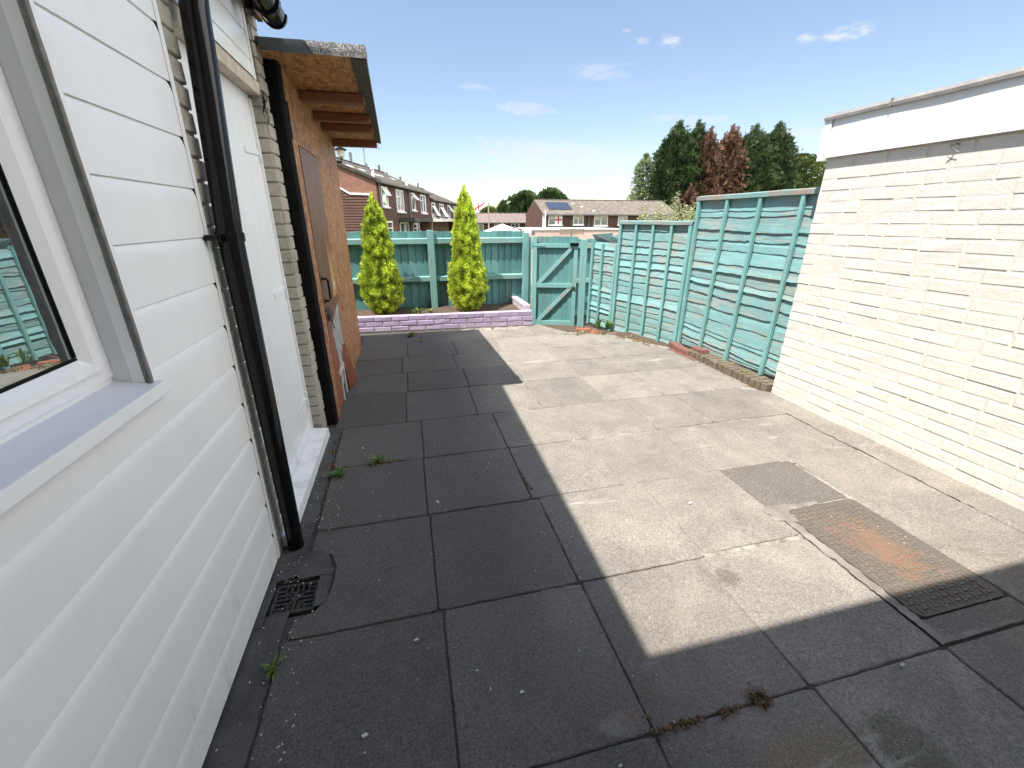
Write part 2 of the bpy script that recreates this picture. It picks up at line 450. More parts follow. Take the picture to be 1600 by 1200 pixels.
def mat_mineral():
    m, t, b, co = new_mat('mineral_felt')
    p = geo_pos(t)
    n = t.noise(p, 150, 3, 0.7)
    big = t.ramp(t.noise(t.mapping(p, (1, 1, 2.4)), 14, 5, 0.7), 0.42, 0.58)
    c = t.mix(t.ramp(n, 0.42, 0.58), (0.07, 0.07, 0.072), (0.50, 0.49, 0.47))
    t.put(b.inputs['Base Color'], t.mix(t.math('MULTIPLY', big, 0.55), c, (0.10, 0.10, 0.10)))
    b.inputs['Roughness'].default_value = 0.95
    bump(t, b, n, 0.8, 0.003)
    return m
M['felt_pale'] = mat_mineral()
M['osb'] = mat_osb('osb_board')
M['osb_soffit'] = mat_osb('osb_soffit', (0.42, 0.185, 0.062), (0.62, 0.32, 0.12), (0.20, 0.08, 0.03))
M['timber_brown'] = simple('brown_timber', (0.24, 0.095, 0.040), (0.17, 0.062, 0.026), 14, 0.7, 0.5, 30, stretch=(0.15, 1, 1))
M['ply'] = simple('brown_stained_ply', (0.185, 0.085, 0.052), (0.115, 0.050, 0.032), 18, 0.5, 0.35, 40, stretch=(1, 1, 0.12))
M['ply_red'] = simple('red_stained_ply', (0.30, 0.10, 0.05), (0.20, 0.065, 0.035), 22, 0.6, 0.5, 40, stretch=(1, 1, 0.2))
M['split_wood'] = simple('fresh_split_wood', (0.55, 0.36, 0.14), (0.34, 0.19, 0.07), 30, 0.8, 0.8, 50, stretch=(1, 1, 0.08))
M['peeled'] = simple('peeled_pale_board', (0.46, 0.45, 0.43), (0.18, 0.17, 0.16), 34, 0.9, 1.0, 45, stretch=(1, 1, 0.35))
M['old_white'] = simple('old_white_trim', (0.62, 0.61, 0.58), (0.36, 0.34, 0.31), 20, 0.7, 0.5, 50)
M['steel'] = simple('dull_steel', (0.16, 0.15, 0.14), (0.07, 0.065, 0.06), 30, 0.45, 0.4, 60, metal=0.7)
def mat_cover():
    m, t, b, co = new_mat('rusty_iron_cover')
    p = geo_pos(t)
    n = t.noise(p, 40, 6, 0.7)
    base = t.mix(n, (0.085, 0.072, 0.060), (0.17, 0.148, 0.122))
    sx = t.node('ShaderNodeSeparateXYZ', {'Vector': p})
    dx = t.math('DIVIDE', t.math('SUBTRACT', sx.outputs[0], 2.07), 0.15)
    dy = t.math('DIVIDE', t.math('SUBTRACT', sx.outputs[1], 1.13), 0.22)
    r = t.math('SQRT', t.math('ADD', t.math('MULTIPLY', dx, dx), t.math('MULTIPLY', dy, dy)))
    r = t.math('ADD', r, t.math('MULTIPLY', t.math('SUBTRACT', t.noise(p, 13, 9, 0.82), 0.5), 5.5))
    base = t.mix(t.ramp(r, 1.1, 0.35, 0, 0.62), base, t.mix(t.noise(p, 60, 4, 0.6), (0.22, 0.095, 0.05), (0.34, 0.17, 0.10)))
    sp = t.voro(p, 38.0)
    spc = t.node('ShaderNodeSeparateColor', {'Color': t.voro(p, 38.0, 'F1', 'Color')}).outputs[0]
    base = t.mix(t.math('MULTIPLY', t.ramp(sp, 0.10, 0.14, 1, 0), t.ramp(spc, 0.86, 0.87)), base, (0.6, 0.58, 0.52))
    t.put(b.inputs['Base Color'], base)
    b.inputs['Roughness'].default_value = 0.75
    b.inputs['Metallic'].default_value = 0.15
    bump(t, b, n, 0.5, 0.003)
    return m
M['cover'] = mat_cover()
M['tread'] = simple('worn_iron_tread', (0.13, 0.115, 0.095), (0.21, 0.17, 0.13), 9, 0.6, 0.3, 60)
M['iron'] = simple('black_cast_iron', (0.028, 0.028, 0.030), (0.055, 0.053, 0.052), 30, 0.5, 0.6, 90)
M['glass_near'] = mat_glass_pane('window_glass', (0.02, 0.022, 0.022), 0.42, 0.006)
M['glass_far'] = mat_glass_pane('far_window_glass', (0.05, 0.06, 0.075), 0.22, 0.05)
M['gold_leaf'] = mat_foliage('golden_conifer_foliage', (0.16, 0.26, 0.024), (0.82, 0.93, 0.13), None, 0.16)
M['green_gold_leaf'] = mat_foliage('green_gold_conifer_foliage', (0.10, 0.18, 0.022), (0.74, 0.86, 0.11), None, 0.14)
M['gold_inner'] = simple('brown_inner_twigs', (0.055, 0.060, 0.018), (0.10, 0.055, 0.028), 30, 1.0, 0.8, 60)
M['conifer'] = mat_foliage('dark_conifer_foliage', (0.014, 0.026, 0.011), (0.060, 0.092, 0.030), None, 0.15)
M['conifer_dead'] = mat_foliage('dead_conifer_foliage', (0.050, 0.027, 0.021), (0.20, 0.105, 0.066), None, 0.15)
M['birch'] = mat_foliage('birch_foliage', (0.06, 0.095, 0.03), (0.20, 0.25, 0.10), None, 0.3)
M['broadleaf'] = mat_foliage('broadleaf_foliage', (0.045, 0.075, 0.02), (0.16, 0.20, 0.06), None, 0.25)
M['far_leaf'] = mat_foliage('distant_foliage', (0.035, 0.062, 0.025), (0.10, 0.15, 0.05), None, 0.2)
M['willow'] = mat_foliage('pale_shrub_foliage', (0.24, 0.30, 0.12), (0.58, 0.58, 0.34), None, 0.3)
M['weed'] = mat_foliage('weed_leaves', (0.08, 0.14, 0.03), (0.24, 0.32, 0.09), None, 0.3)
M['dry'] = mat_foliage('dry_litter', (0.12, 0.075, 0.04), (0.34, 0.26, 0.15), None, 0.1)
M['bark'] = simple('bark', (0.13, 0.095, 0.065), (0.07, 0.05, 0.035), 12, 0.95, 0.9, 30, stretch=(1, 1, 0.3), bdist=0.02)
M['tile_left'] = mat_tiles('brown_roof_tiles', (0.078, 0.062, 0.047), (0.118, 0.096, 0.074), (0.14,0.13,0.105))
M['tile_right'] = mat_tiles('lichened_roof_tiles', (0.125, 0.103, 0.085), (0.20, 0.168, 0.138), (0.24, 0.225, 0.18))
M['tile_pink'] = mat_tiles('pinkish_roof_tiles', (0.165, 0.125, 0.11), (0.245, 0.19, 0.165), (0.27, 0.235, 0.205))
M['brick_house'] = mat_brick_uv('orange_brick', (0.20, 0.075, 0.050), (0.26, 0.105, 0.072), (0.22, 0.15, 0.12))
M['brick_dark'] = mat_brick_uv('dark_brown_brick', (0.090, 0.038, 0.025), (0.125, 0.054, 0.035), (0.11, 0.06, 0.05))
M['hung'] = simple('brown_hung_boards', (0.068, 0.032, 0.020), (0.10, 0.048, 0.030), 2, 0.75, 0.3, 8)
M['render_pink'] = simple('pink_render', (0.62, 0.46, 0.40), (0.54, 0.40, 0.345), 1.5, 0.9, 0.4, 20)
M['white_far'] = simple('white_paintwork', (0.80, 0.80, 0.80), (0.70, 0.70, 0.70), 2, 0.5)
M['canvas'] = simple('white_canvas', (0.86, 0.86, 0.85), (0.78, 0.78, 0.78), 2, 0.8)
M['grey_far'] = simple('grey_metal', (0.20, 0.20, 0.19), (0.13, 0.13, 0.125), 2, 0.6)
M['solar'] = simple('blue_solar_cells', (0.030, 0.042, 0.065), (0.045, 0.058, 0.085), 2, 0.25)
M['red_cloth'] = simple('red_cloth', (0.55, 0.03, 0.05), (0.48, 0.03, 0.04), 3, 0.8)
M['pole_wood'] = simple('pale_pole', (0.45, 0.38, 0.30), (0.34, 0.28, 0.22), 3, 0.8)
M['roof_white'] = simple('pale_flat_roof', (0.66, 0.64, 0.60), (0.50, 0.48, 0.44), 1.2, 0.9, 0.5, 8)
M['old_wood'] = simple('weathered_planks', (0.30, 0.24, 0.19), (0.20, 0.155, 0.12), 6, 0.9, 0.5, 20)
M['paint_flake'] = simple('pale_flakes', (0.62, 0.60, 0.56), (0.42, 0.40, 0.36), 40, 0.9)
M['paint_bright'] = mat_upvc('white_painted_fascia', (0.86, 0.86, 0.85), (0.80, 0.80, 0.78), 0.5, 0.4)
M['capping_grey'] = simple('grey_verge_trim', (0.33, 0.315, 0.295), (0.20, 0.19, 0.175), 8, 0.6, 0.6, 40)


# ------------------------------------------------------------ mesh building
ORG = {}


class MB:
    def __init__(self, frame=None):
        self.v = []
        self.f = []
        self.tone = []
        self.uv = []
        self.mi = []
        self.F = frame
        self.cur = 1.0
        self.m = 0

    def vert(self, p):
        p = Vector(p)
        if self.F is not None:
            p = self.F @ p
        self.v.append(p)
        return len(self.v) - 1

    def face(self, idx, uv=None):
        self.f.append(tuple(idx))
        self.tone.append(self.cur)
        self.mi.append(self.m)
        self.uv.append(uv)

    def quad(self, a, b, c, d, uv=None):
        i = [self.vert(p) for p in (a, b, c, d)]
        self.face(i, uv)

    def poly(self, pts, uv=None):
        self.face([self.vert(p) for p in pts], uv)

    def box(self, x0, x1, y0, y1, z0, z1, T=None):
        c = [(x0, y0, z0), (x1, y0, z0), (x1, y1, z0), (x0, y1, z0), (x0, y0, z1), (x1, y0, z1), (x1, y1, z1), (x0, y1, z1)]
        if T is not None:
            c = [T @ Vector(p) for p in c]
        i = [self.vert(p) for p in c]
        for q in ((0, 3, 2, 1), (4, 5, 6, 7), (0, 1, 5, 4), (1, 2, 6, 5), (2, 3, 7, 6), (3, 0, 4, 7)):
            self.face([i[k] for k in q])

    def hexa(self, c):
        """eight corners, bottom four then top four"""
        i = [self.vert(p) for p in c]
        for q in ((0, 3, 2, 1), (4, 5, 6, 7), (0, 1, 5, 4), (1, 2, 6, 5), (2, 3, 7, 6), (3, 0, 4, 7)):
            self.face([i[k] for k in q])

    def bbox(self, x0, x1, y0, y1, z0, z1, b=0.004, T=None):
        """box with chamfered edges"""
        bm = bmesh.new()
        bmesh.ops.create_cube(bm, size=1.0)
        for v in bm.verts:
            v.co = Vector(((x0 + x1) / 2 + v.co.x * (x1 - x0), (y0 + y1) / 2 + v.co.y * (y1 - y0), (z0 + z1) / 2 + v.co.z * (z1 - z0)))
        bmesh.ops.bevel(bm, geom=list(bm.edges), offset=b, segments=2, affect='EDGES', profile=0.6)
        bm.verts.ensure_lookup_table()
        base = len(self.v)
        for v in bm.verts:
            p = T @ v.co if T is not None else v.co
            self.vert(p)
        for f in bm.faces:
            self.face([base + v.index for v in f.verts])
        bm.free()

    def tube(self, pts, r, n=10, caps=True):
        pts = [Vector(p) for p in pts]
        rs = r if isinstance(r, (list, tuple)) else [r] * len(pts)
        rings = []
        for k, p in enumerate(pts):
            d = (pts[min(k + 1, len(pts) - 1)] - pts[max(k - 1, 0)]).normalized()
            a = Vector((0, 0, 1)) if abs(d.z) < 0.9 else Vector((1, 0, 0))
            u = d.cross(a).normalized()
            w = d.cross(u)
            rings.append([self.vert(p + (u * math.cos(2 * math.pi * j / n) + w * math.sin(2 * math.pi * j / n)) * rs[k]) for j in range(n)])
        for k in range(len(rings) - 1):
            for j in range(n):
                self.face((rings[k][j], rings[k][(j + 1) % n], rings[k + 1][(j + 1) % n], rings[k + 1][j]))
        if caps:
            self.face(rings[0][::-1])
            self.face(rings[-1])

    def prism(self, pts, d):
        """extrude polygon pts by vector d"""
        d = Vector(d)
        a = [self.vert(p) for p in pts]
        b = [self.vert(Vector(p) + d) for p in pts]
        self.face(a[::-1])
        self.face(b)
        n = len(a)
        for k in range(n):
            self.face((a[k], a[(k + 1) % n], b[(k + 1) % n], b[k]))

    def build(self, name, mat, parent=None, smooth=False, label=None, loc=None, normals=True):
        org = Vector((0, 0, 0))
        if parent is not None:
            org = ORG[parent.name]
        elif loc is not None:
            org = Vector(loc)
        me = bpy.data.meshes.new(name)
        me.from_pydata([tuple(p - org) for p in self.v], [], self.f)
        mats = mat if isinstance(mat, (list, tuple)) else [mat]
        for mm in mats:
            me.materials.append(mm)
        at = me.attributes.new('tone', 'FLOAT', 'FACE')
        at.data.foreach_set('value', self.tone)
        if len(mats) > 1:
            me.polygons.foreach_set('material_index', self.mi)
        if any(u is not None for u in self.uv):
            ul = me.uv_layers.new(name='UVMap')
            k = 0
            for fi, f in enumerate(self.f):
                for j in range(len(f)):
                    if self.uv[fi] is not None:
                        ul.data[k].uv = self.uv[fi][j]
                    k += 1
        if smooth:
            me.polygons.foreach_set('use_smooth', [True] * len(me.polygons))
        me.update()
        if normals:
            bm = bmesh.new()
            bm.from_mesh(me)
            bmesh.ops.recalc_face_normals(bm, faces=bm.faces)
            bm.to_mesh(me)
            bm.free()
        o = bpy.data.objects.new(name, me)
        COL.objects.link(o)
        if parent is not None:
            o.parent = parent
        else:
            o.location = org
        ORG[o.name] = org
        if label:
            o['label'] = label
        return o


def tag(o, label, cat, group=None):
    o['label'] = label
    o['category'] = cat
    if group:
        o['group'] = group
    return o


def thing(name, label, cat, loc, group=None):
    o = bpy.data.objects.new(name, None)
    o.empty_display_size = 0.1
    o.location = loc
    COL.objects.link(o)
    ORG[o.name] = Vector(loc)
    return tag(o, label, cat, group)


def at(px, py, Y):
    """point seen at that place of the photograph, Y metres down the yard"""
    c = Vector(((px - 800) / 660.0, -(py - 600) / 660.0, -1.0))
    w = Matrix(CAM_M) @ c
    return Vector((w.x * Y / w.y, Y, 1.45 + w.z * Y / w.y))


def frame(ox, oy, ux, uy, oz=0.0):
    """local x along facade, local y into the building, z up"""
    u = Vector((ux, uy, 0)).normalized()
    n = Vector((-u.y, u.x, 0))
    return Matrix(((u.x, n.x, 0, ox), (u.y, n.y, 0, oy), (0, 0, 1, oz), (0, 0, 0, 1)))


def bricks(mb, F, length, courses, bl=0.225, ch=0.075, j=0.009, depth=0.006, start=0.0, seed=1, headers=0.12, z0=0.0, thick=0.04, jit=0.0015, wob=0.0):
    """individually bevelled bricks on the plane y=0 of frame F facing -y, mb.F must be None"""
    rr = random.Random(seed)
    for c in range(courses):
        x = start - (0.5 * bl if c % 2 else 0.0) + rr.uniform(-0.012, 0.012)
        while x < length:
            w = bl if rr.random() > headers else bl * 0.5
            x0, x1 = max(x + j / 2, 0), min(x + w - j / 2, length)
            x += w
            if x1 - x0 < 0.02:
                continue
            z = z0 + c * ch
            za, zb = z + j / 2 + rr.uniform(-.0015, .0015), z + ch - j / 2 + rr.uniform(-.0015, .0015)
            d = depth + rr.uniform(-jit, jit)
            b = 0.0045
            mb.cur = rr.uniform(0.9, 1.05)
            tl = [rr.uniform(-jit, jit) for _ in range(4)]
            wq = [(rr.uniform(-wob, wob), rr.uniform(-wob, wob)) for _ in range(4)]
            front = [(x0 + b, -d + tl[0], za + b), (x1 - b, -d + tl[1], za + b), (x1 - b, -d + tl[2], zb - b), (x0 + b, -d + tl[3], zb - b)]
            mid = [(x0, -d + b, za), (x1, -d + b, za), (x1, -d + b, zb), (x0, -d + b, zb)]
            back = [(x0, thick, za), (x1, thick, za), (x1, thick, zb), (x0, thick, zb)]
            if wob:
                front = [(p[0] + q[0], p[1], p[2] + q[1]) for p, q in zip(front, wq)]
                mid = [(p[0] + q[0], p[1], p[2] + q[1]) for p, q in zip(mid, wq)]
            I = [mb.vert(F @ Vector(p)) for p in front + mid + back]
            mb.face((I[0], I[1], I[2], I[3]))
            for k in range(4):
                q = (k + 1) % 4
                mb.face((I[4 + k], I[4 + q], I[q], I[k]))
                mb.face((I[8 + k], I[8 + q], I[4 + q], I[4 + k]))


# ============================================================ SETTING
def struct(o):
    o['kind'] = 'structure'
    return o


def ground_z(x, y):
    if y < 5.2:
        return -0.035
    if y < 5.9:
        return -0.035 - 0.13 * (y - 5.2) / 0.7
    if y < 8:
        return -0.165
    if y < 28:
        return -0.165 - 2.6 * (y - 8) / 20
    return -2.765


mb = MB()
ys = [-900, -300, -60, -12, -3, 0, 2, 4, 5.2, 5.55, 5.9, 7, 8, 10, 13, 17, 22, 28, 40, 60, 100, 200, 500, 1500]
xs = [-1500, -500, -150, -50, -20, -8, -3, 0, 2, 4, 8, 15, 30, 60, 150, 500, 1500]
gid = [[mb.vert((x, y, ground_z(x, y))) for x in xs] for y in ys]
for a in range(len(ys) - 1):
    for b_ in range(len(xs) - 1):
        mb.face((gid[a][b_], gid[a][b_ + 1], gid[a + 1][b_ + 1], gid[a + 1][b_]))
struct(mb.build('ground', M['grassland'], smooth=False))

mb = MB()
for (ya, yb) in ((-0.6, 5.2), (5.2, 5.9), (5.9, 8.0)):
    n = max(2, int((yb - ya) / 0.1))
    for i in range(n):
        for k in range(30):
            y0, y1 = ya + (yb - ya) * i / n, ya + (yb - ya) * (i + 1) / n
            x0, x1 = 2.0 + 0.06 * k, 2.0 + 0.06 * (k + 1)
            P = []
            for (x, y) in ((x0, y0), (x1, y0), (x1, y1), (x0, y1)):
                P.append((x, y, ground_z(x, y) + 0.022 + 0.016 * noise.noise(Vector((x * 9, y * 9, 3)))))
            mb.quad(*P)
struct(mb.build('soil', M['soil'], smooth=True))

# ---- patio: mortar bed with slabs
BED = -0.0075
bed = MB()
bed.prism([(-0.40, -0.7, -0.2), (3.10, -0.7, -0.2), (3.10, 4.28, -0.2), (2.62, 5.12, -0.2), (2.30, 5.27, -0.2), (2.10, 5.39, -0.2), (1.83, 5.95, -0.2), (-0.40, 6.02, -0.2)], (0, 0, 0.2 + BED))
bed.box(-0.80, -0.4001, -0.7, 1.385, -0.2, BED)
bed.box(-0.80, -0.4001, 1.575, 6.02, -0.2, BED)
bed.box(-0.80, -0.675, 1.3851, 1.5749, -0.2, BED)
bed.box(-0.455, -0.4001, 1.3851, 1.5749, -0.2, BED)
struct(bed.build('patio_bed', M['joint']))


mb = MB()
for i in range(46):
    for k in range(100):
        x0, x1 = 0.72 + 0.05 * i, 0.72 + 0.05 * (i + 1)
        y0, y1 = 0.95 + 0.05 * k, 0.95 + 0.05 * (k + 1)
        if x1 > 3.0 or (y1 > 4.2 and x1 > 2.9 - (y1 - 4.2) * .75) or y1 > 5.7 or (y0 > 5.2 and x1 > 2.0):
            continue
        def hb(x, y):
            return -0.0058 + 0.0030 * noise.noise(Vector((x * 5, y * 5, 7))) + 0.003 * noise.noise(Vector((x * 19, y * 19, 3))) - 0.005 * max(0, (1.05 - x)) / .3
        mb.quad((x0, y0, hb(x0, y0)), (x1, y0, hb(x1, y0)), (x1, y1, hb(x1, y1)), (x0, y1, hb(x0, y1)))
struct(mb.build('patio_mortar', M['joint'], smooth=True))


def slab(mb, pts, tone, seed, gap=0.0026):
    rr = random.Random(seed)
    cx = sum(p[0] for p in pts) / len(pts)
    cy = sum(p[1] for p in pts) / len(pts)
    zc = rr.uniform(-0.0022, 0.0022)
    ta, tb = rr.uniform(-.004, .004), rr.uniform(-.004, .004)
    n = len(pts)
    ring = []
    for k in range(n):
        a, b = Vector(pts[k]), Vector(pts[(k + 1) % n])
        L = (b - a).length
        m = max(1, int(L / 0.035))
        nr = Vector(((b - a).y, -(b - a).x)).normalized()
        for j in range(m):
            p = a + (b - a) * (j / m)
            inset = gap + rr.random() ** 3 * 0.0035 + 0.002 * noise.noise(Vector((p.x * 6, p.y * 6, seed)))
            corner = 1.0 if j else 1.0
            c2 = (Vector((cx, cy)) - p).normalized() * 0.007 if j == 0 else Vector((0, 0))
            ring.append((p - nr * inset * corner + c2, nr))

    def zz(p):
        return zc + ta * (p.x - cx) + tb * (p.y - cy)
    mb.cur = tone
    top = [mb.vert((p.x - nr.x * 0.004, p.y - nr.y * 0.004, zz(p))) for p, nr in ring]
    edge = [mb.vert((p.x, p.y, zz(p) - 0.0035)) for p, nr in ring]
    low = [mb.vert((p.x, p.y, -0.05)) for p, nr in ring]
    mb.face(top)
    N = len(ring)
    for k in range(N):
        q = (k + 1) % N
        mb.face((edge[k], edge[q], top[q], top[k]))
        mb.face((low[k], low[q], edge[q], edge[k]))


def rect(x0, x1, y0, y1):
    return [(x0, y0), (x1, y0), (x1, y1), (x0, y1)]


SL = []
rs = random.Random(11)
for (y0, y1) in ((-0.60, 0.07), (0.07, 0.685)):
    xx = [-0.565, 0.03, 0.608, 1.195, 1.79, 2.40, 2.98]
    for k in range(6):
        SL.append((rect(xx[k], xx[k + 1], y0, y1), rs.uniform(0.82, 1.2)))
for k, (a, b) in enumerate(((-0.565, 0.025), (0.025, 0.612), (0.612, 1.192), (1.192, 1.785))):
    SL.append((rect(a, b, 0.685, 1.272), (0.86, 1.06, 0.94, 1.1)[k]))
SL.append((rect(2.315, 2.87, 0.70, 1.305), 0.95))
SL.append((rect(1.79, 2.312, 0.688, 0.792), 0.75))
SL.append(([(-0.55, 1.272), (0.008, 1.272), (0.008, 1.875), (-0.55, 1.875), (-0.55, 1.735), (-0.455, 1.70), (-0.425, 1.62), (-0.430, 1.47), (-0.47, 1.39), (-0.55, 1.36)], 0.92))
SL.append((rect(0.008, 0.607, 1.272, 1.875), 0.88))
SL.append((rect(0.607, 1.235, 1.272, 1.885), 1.03))
SL.append((rect(1.235, 1.785, 1.29, 1.885), 1.0))
SL.append((rect(1.785, 2.30, 1.475, 1.885), 0.58))
SL.append((rect(2.315, 2.87, 1.305, 1.885), 0.98))
xx = [-0.55, 0.0, 0.57, 1.135, 1.71, 2.25, 2.87]
for k in range(6):
    SL.append((rect(xx[k], xx[k + 1], 1.88, 2.457), (0.95, 1.0, 1.03, 1.0, 1.03, 0.96)[k]))
xx = [-0.56, 0.008, 0.57, 1.13, 1.71, 2.2, 2.90]
for k in range(6):
    SL.append((rect(xx[k], xx[k + 1], 2.462, 3.03), (1.05, 1.0, 1.02, 1.0, 0.98, 0.84)[k]))
rows = [(3.035, 3.655), (3.66, 4.17), (4.175, 4.69), (4.695, 5.29)]
for r_, (y0, y1) in enumerate(rows):
    off = (0.0, 0.02, -0.03, 0.03)[r_]
    xx = [-0.62, -0.10 + off, 0.46 + off, 1.0 + off, 1.58 + off, 2.13 + off, 2.68 + off, 3.06]
    for k in range(7):
        pts = rect(xx[k], xx[k + 1], y0, y1)
        if k == 6:
            if r_ == 0:
                pts = rect(xx[k], 3.04, y0, y1)
            elif r_ == 1:
                pts = [(xx[k], y0), (3.04, y0), (3.05, 3.95), (3.02, y1), (xx[k], y1)]
            elif r_ == 2:
                pts = [(xx[k], y0), (3.02, y0), (xx[k] + 0.08, y1), (xx[k], y1)]
            else:
                continue
        if r_ == 3 and k == 5:
            pts = [(xx[k], y0), (2.66, y0), (2.55, 5.10), (2.32, 5.22), (xx[k], 5.27)]
        SL.append((pts, rs.uniform(0.86, 1.1)))
SL.append(([(-0.62, 5.295), (0.12, 5.295), (0.12, 5.79), (-0.62, 5.83)], 0.9))
SL.append(([(0.12, 5.295), (0.95, 5.295), (1.03, 5.76), (0.12, 5.79)], 1.0))
SL.append(([(0.95, 5.295), (1.58, 5.295), (1.60, 5.73), (1.03, 5.76)], 1.02))
SL.append(([(1.58, 5.295), (2.15, 5.28), (2.08, 5.40), (1.81, 5.95), (1.62, 5.73)], 0.96))
mb = MB()
for i, (pts, tone) in enumerate(SL):
    slab(mb, pts, tone, i * 7 + 3)
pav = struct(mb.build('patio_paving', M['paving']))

# cement strips: along the house, along the garage, round the cover and the gully
mb = MB()


def strip(mb, pts, seg=24, amp=0.004, zj=0.003):
    """pts: left edge polyline a->b and right edge c->d with heights; makes a rough sheet with skirts"""
    (a, b, c, d) = [Vector(p) for p in pts]
    n = seg
    m = 5
    idx = []
    for i in range(n + 1):
        row = []
        for j in range(m + 1):
            p = (a.lerp(b, i / n)).lerp(c.lerp(d, i / n), j / m)
            q = Vector((p.x * 17, p.y * 17, 1.3))
            w = amp * (noise.noise(q * 1.7) + .6 * noise.noise(q * 5.1))
            p = p + Vector((w * (1 if j in (0, m) else 0), w * 0.5, zj * noise.noise(q)))
            row.append(mb.vert(p))
        idx.append(row)
    for i in range(n):
        for j in range(m):
            mb.face((idx[i][j], idx[i][j + 1], idx[i + 1][j + 1], idx[i + 1][j]))


strip(mb, [(1.788, 0.692, 0.0022), (1.778, 1.47, 0.004), (1.826, 0.692, 0.0022), (1.833, 1.47, 0.004)], 70, 0.010, 0.003)
strip(mb, [(1.79, 0.690, 0.0035), (2.31, 0.694, 0.0025), (1.79, 0.714, 0.0024), (2.31, 0.697, 0.0022)], 50, 0.010, 0.002)
strip(mb, [(1.775, 1.445, 0.006), (2.08, 1.465, 0.004), (1.775, 1.51, 0.005), (2.08, 1.488, 0.003)], 40, 0.012, 0.003)
strip(mb, [(1.74, 1.40, 0.0045), (1.74, 1.50, 0.0045), (1.86, 1.36, 0.0075), (1.87, 1.475, 0.0075)], 24, 0.026, 0.003)
gm = MB()
gm.cur = .96
strip(gm, [(2.860, -0.6, 0.0022), (2.862, 3.02, 0.0022), (3.075, -0.6, 0.012), (3.075, 2.86, 0.010)], 90, 0.016, 0.003)
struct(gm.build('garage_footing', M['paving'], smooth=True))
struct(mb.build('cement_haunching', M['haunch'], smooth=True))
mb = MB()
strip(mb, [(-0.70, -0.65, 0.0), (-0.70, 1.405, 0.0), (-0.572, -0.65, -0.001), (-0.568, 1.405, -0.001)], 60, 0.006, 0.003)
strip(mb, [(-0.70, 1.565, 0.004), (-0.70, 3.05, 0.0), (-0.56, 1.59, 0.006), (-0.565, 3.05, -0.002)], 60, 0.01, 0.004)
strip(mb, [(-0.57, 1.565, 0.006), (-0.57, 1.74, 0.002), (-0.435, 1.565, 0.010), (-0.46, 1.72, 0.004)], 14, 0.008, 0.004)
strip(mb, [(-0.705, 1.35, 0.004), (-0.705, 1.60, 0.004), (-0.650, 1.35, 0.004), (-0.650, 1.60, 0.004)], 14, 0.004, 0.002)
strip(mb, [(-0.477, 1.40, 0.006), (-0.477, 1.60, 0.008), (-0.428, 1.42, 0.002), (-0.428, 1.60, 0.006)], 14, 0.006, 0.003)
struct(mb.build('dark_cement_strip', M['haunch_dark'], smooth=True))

# ============================================================ IRON COVER
cv = thing('manhole_cover', 'rectangular iron access cover with raised tread and a rust patch, set in the patio', 'manhole cover', (2.07, 1.13, 0.0))
x0, x1, y0, y1 = 1.836, 2.302, 0.792, 1.462
mb = MB()
pts = []
for (cx, cy, a0) in ((x1 - .03, y1 - .03, 0), (x0 + .03, y1 - .03, 90), (x0 + .03, y0 + .03, 180), (x1 - .03, y0 + .03, 270)):
    for k in range(5):
        a = math.radians(a0 + 22.5 * k)
        pts.append((cx + .03 * math.cos(a), cy + .03 * math.sin(a), -0.03))
mb.prism(pts, (0, 0, 0.034))
mb.build('plate', M['cover'], cv)
mb = MB()
rr = random.Random(5)
px_, py_ = 0.0295, 0.029
nx, ny = int((x1 - x0 - .03) / px_), int((y1 - y0 - .03) / py_)
for i in range(nx):
    for j in range(ny):
        cx, cy = x0 + .028 + i * px_, y0 + .028 + j * py_
        if ((cx - 2.07) / .105) ** 2 + ((cy - 1.13) / .125) ** 2 < 1:
            continue
        zt = 0.004 + rr.uniform(.0035, .0058)
        if (i + j) % 2:
            mb.hexa([(cx - .0135, cy - .0042, .003), (cx + .0135, cy - .0042, .003), (cx + .0135, cy + .0042, .003), (cx - .0135, cy + .0042, .003),
                     (cx - .0125, cy - .0028, zt), (cx + .0125, cy - .0028, zt), (cx + .0125, cy + .0028, zt), (cx - .0125, cy + .0028, zt)])
        else:
            mb.hexa([(cx - .0042, cy - .0135, .003), (cx + .0042, cy - .0135, .003), (cx + .0042, cy + .0135, .003), (cx - .0042, cy + .0135, .003),
                     (cx - .0028, cy - .0125, zt), (cx + .0028, cy - .0125, zt), (cx + .0028, cy + .0125, zt), (cx - .0028, cy + .0125, zt)])
for r0 in (.020, .045, .068, .090):
    n = 40
    for k in range(n):
        a0, a1 = 2 * math.pi * k / n, 2 * math.pi * (k + 1) / n
        def P(r, a, z):
            return (2.07 + r * math.cos(a), 1.13 + 1.2 * r * math.sin(a), z)
        mb.hexa([P(r0, a0, .003), P(r0 + .006, a0, .003), P(r0 + .006, a1, .003), P(r0, a1, .003), P(r0 + .0015, a0, .0065), P(r0 + .0045, a0, .0065), P(r0 + .0045, a1, .0065), P(r0 + .0015, a1, .0065)])
mb.build('tread', M['tread'], cv)

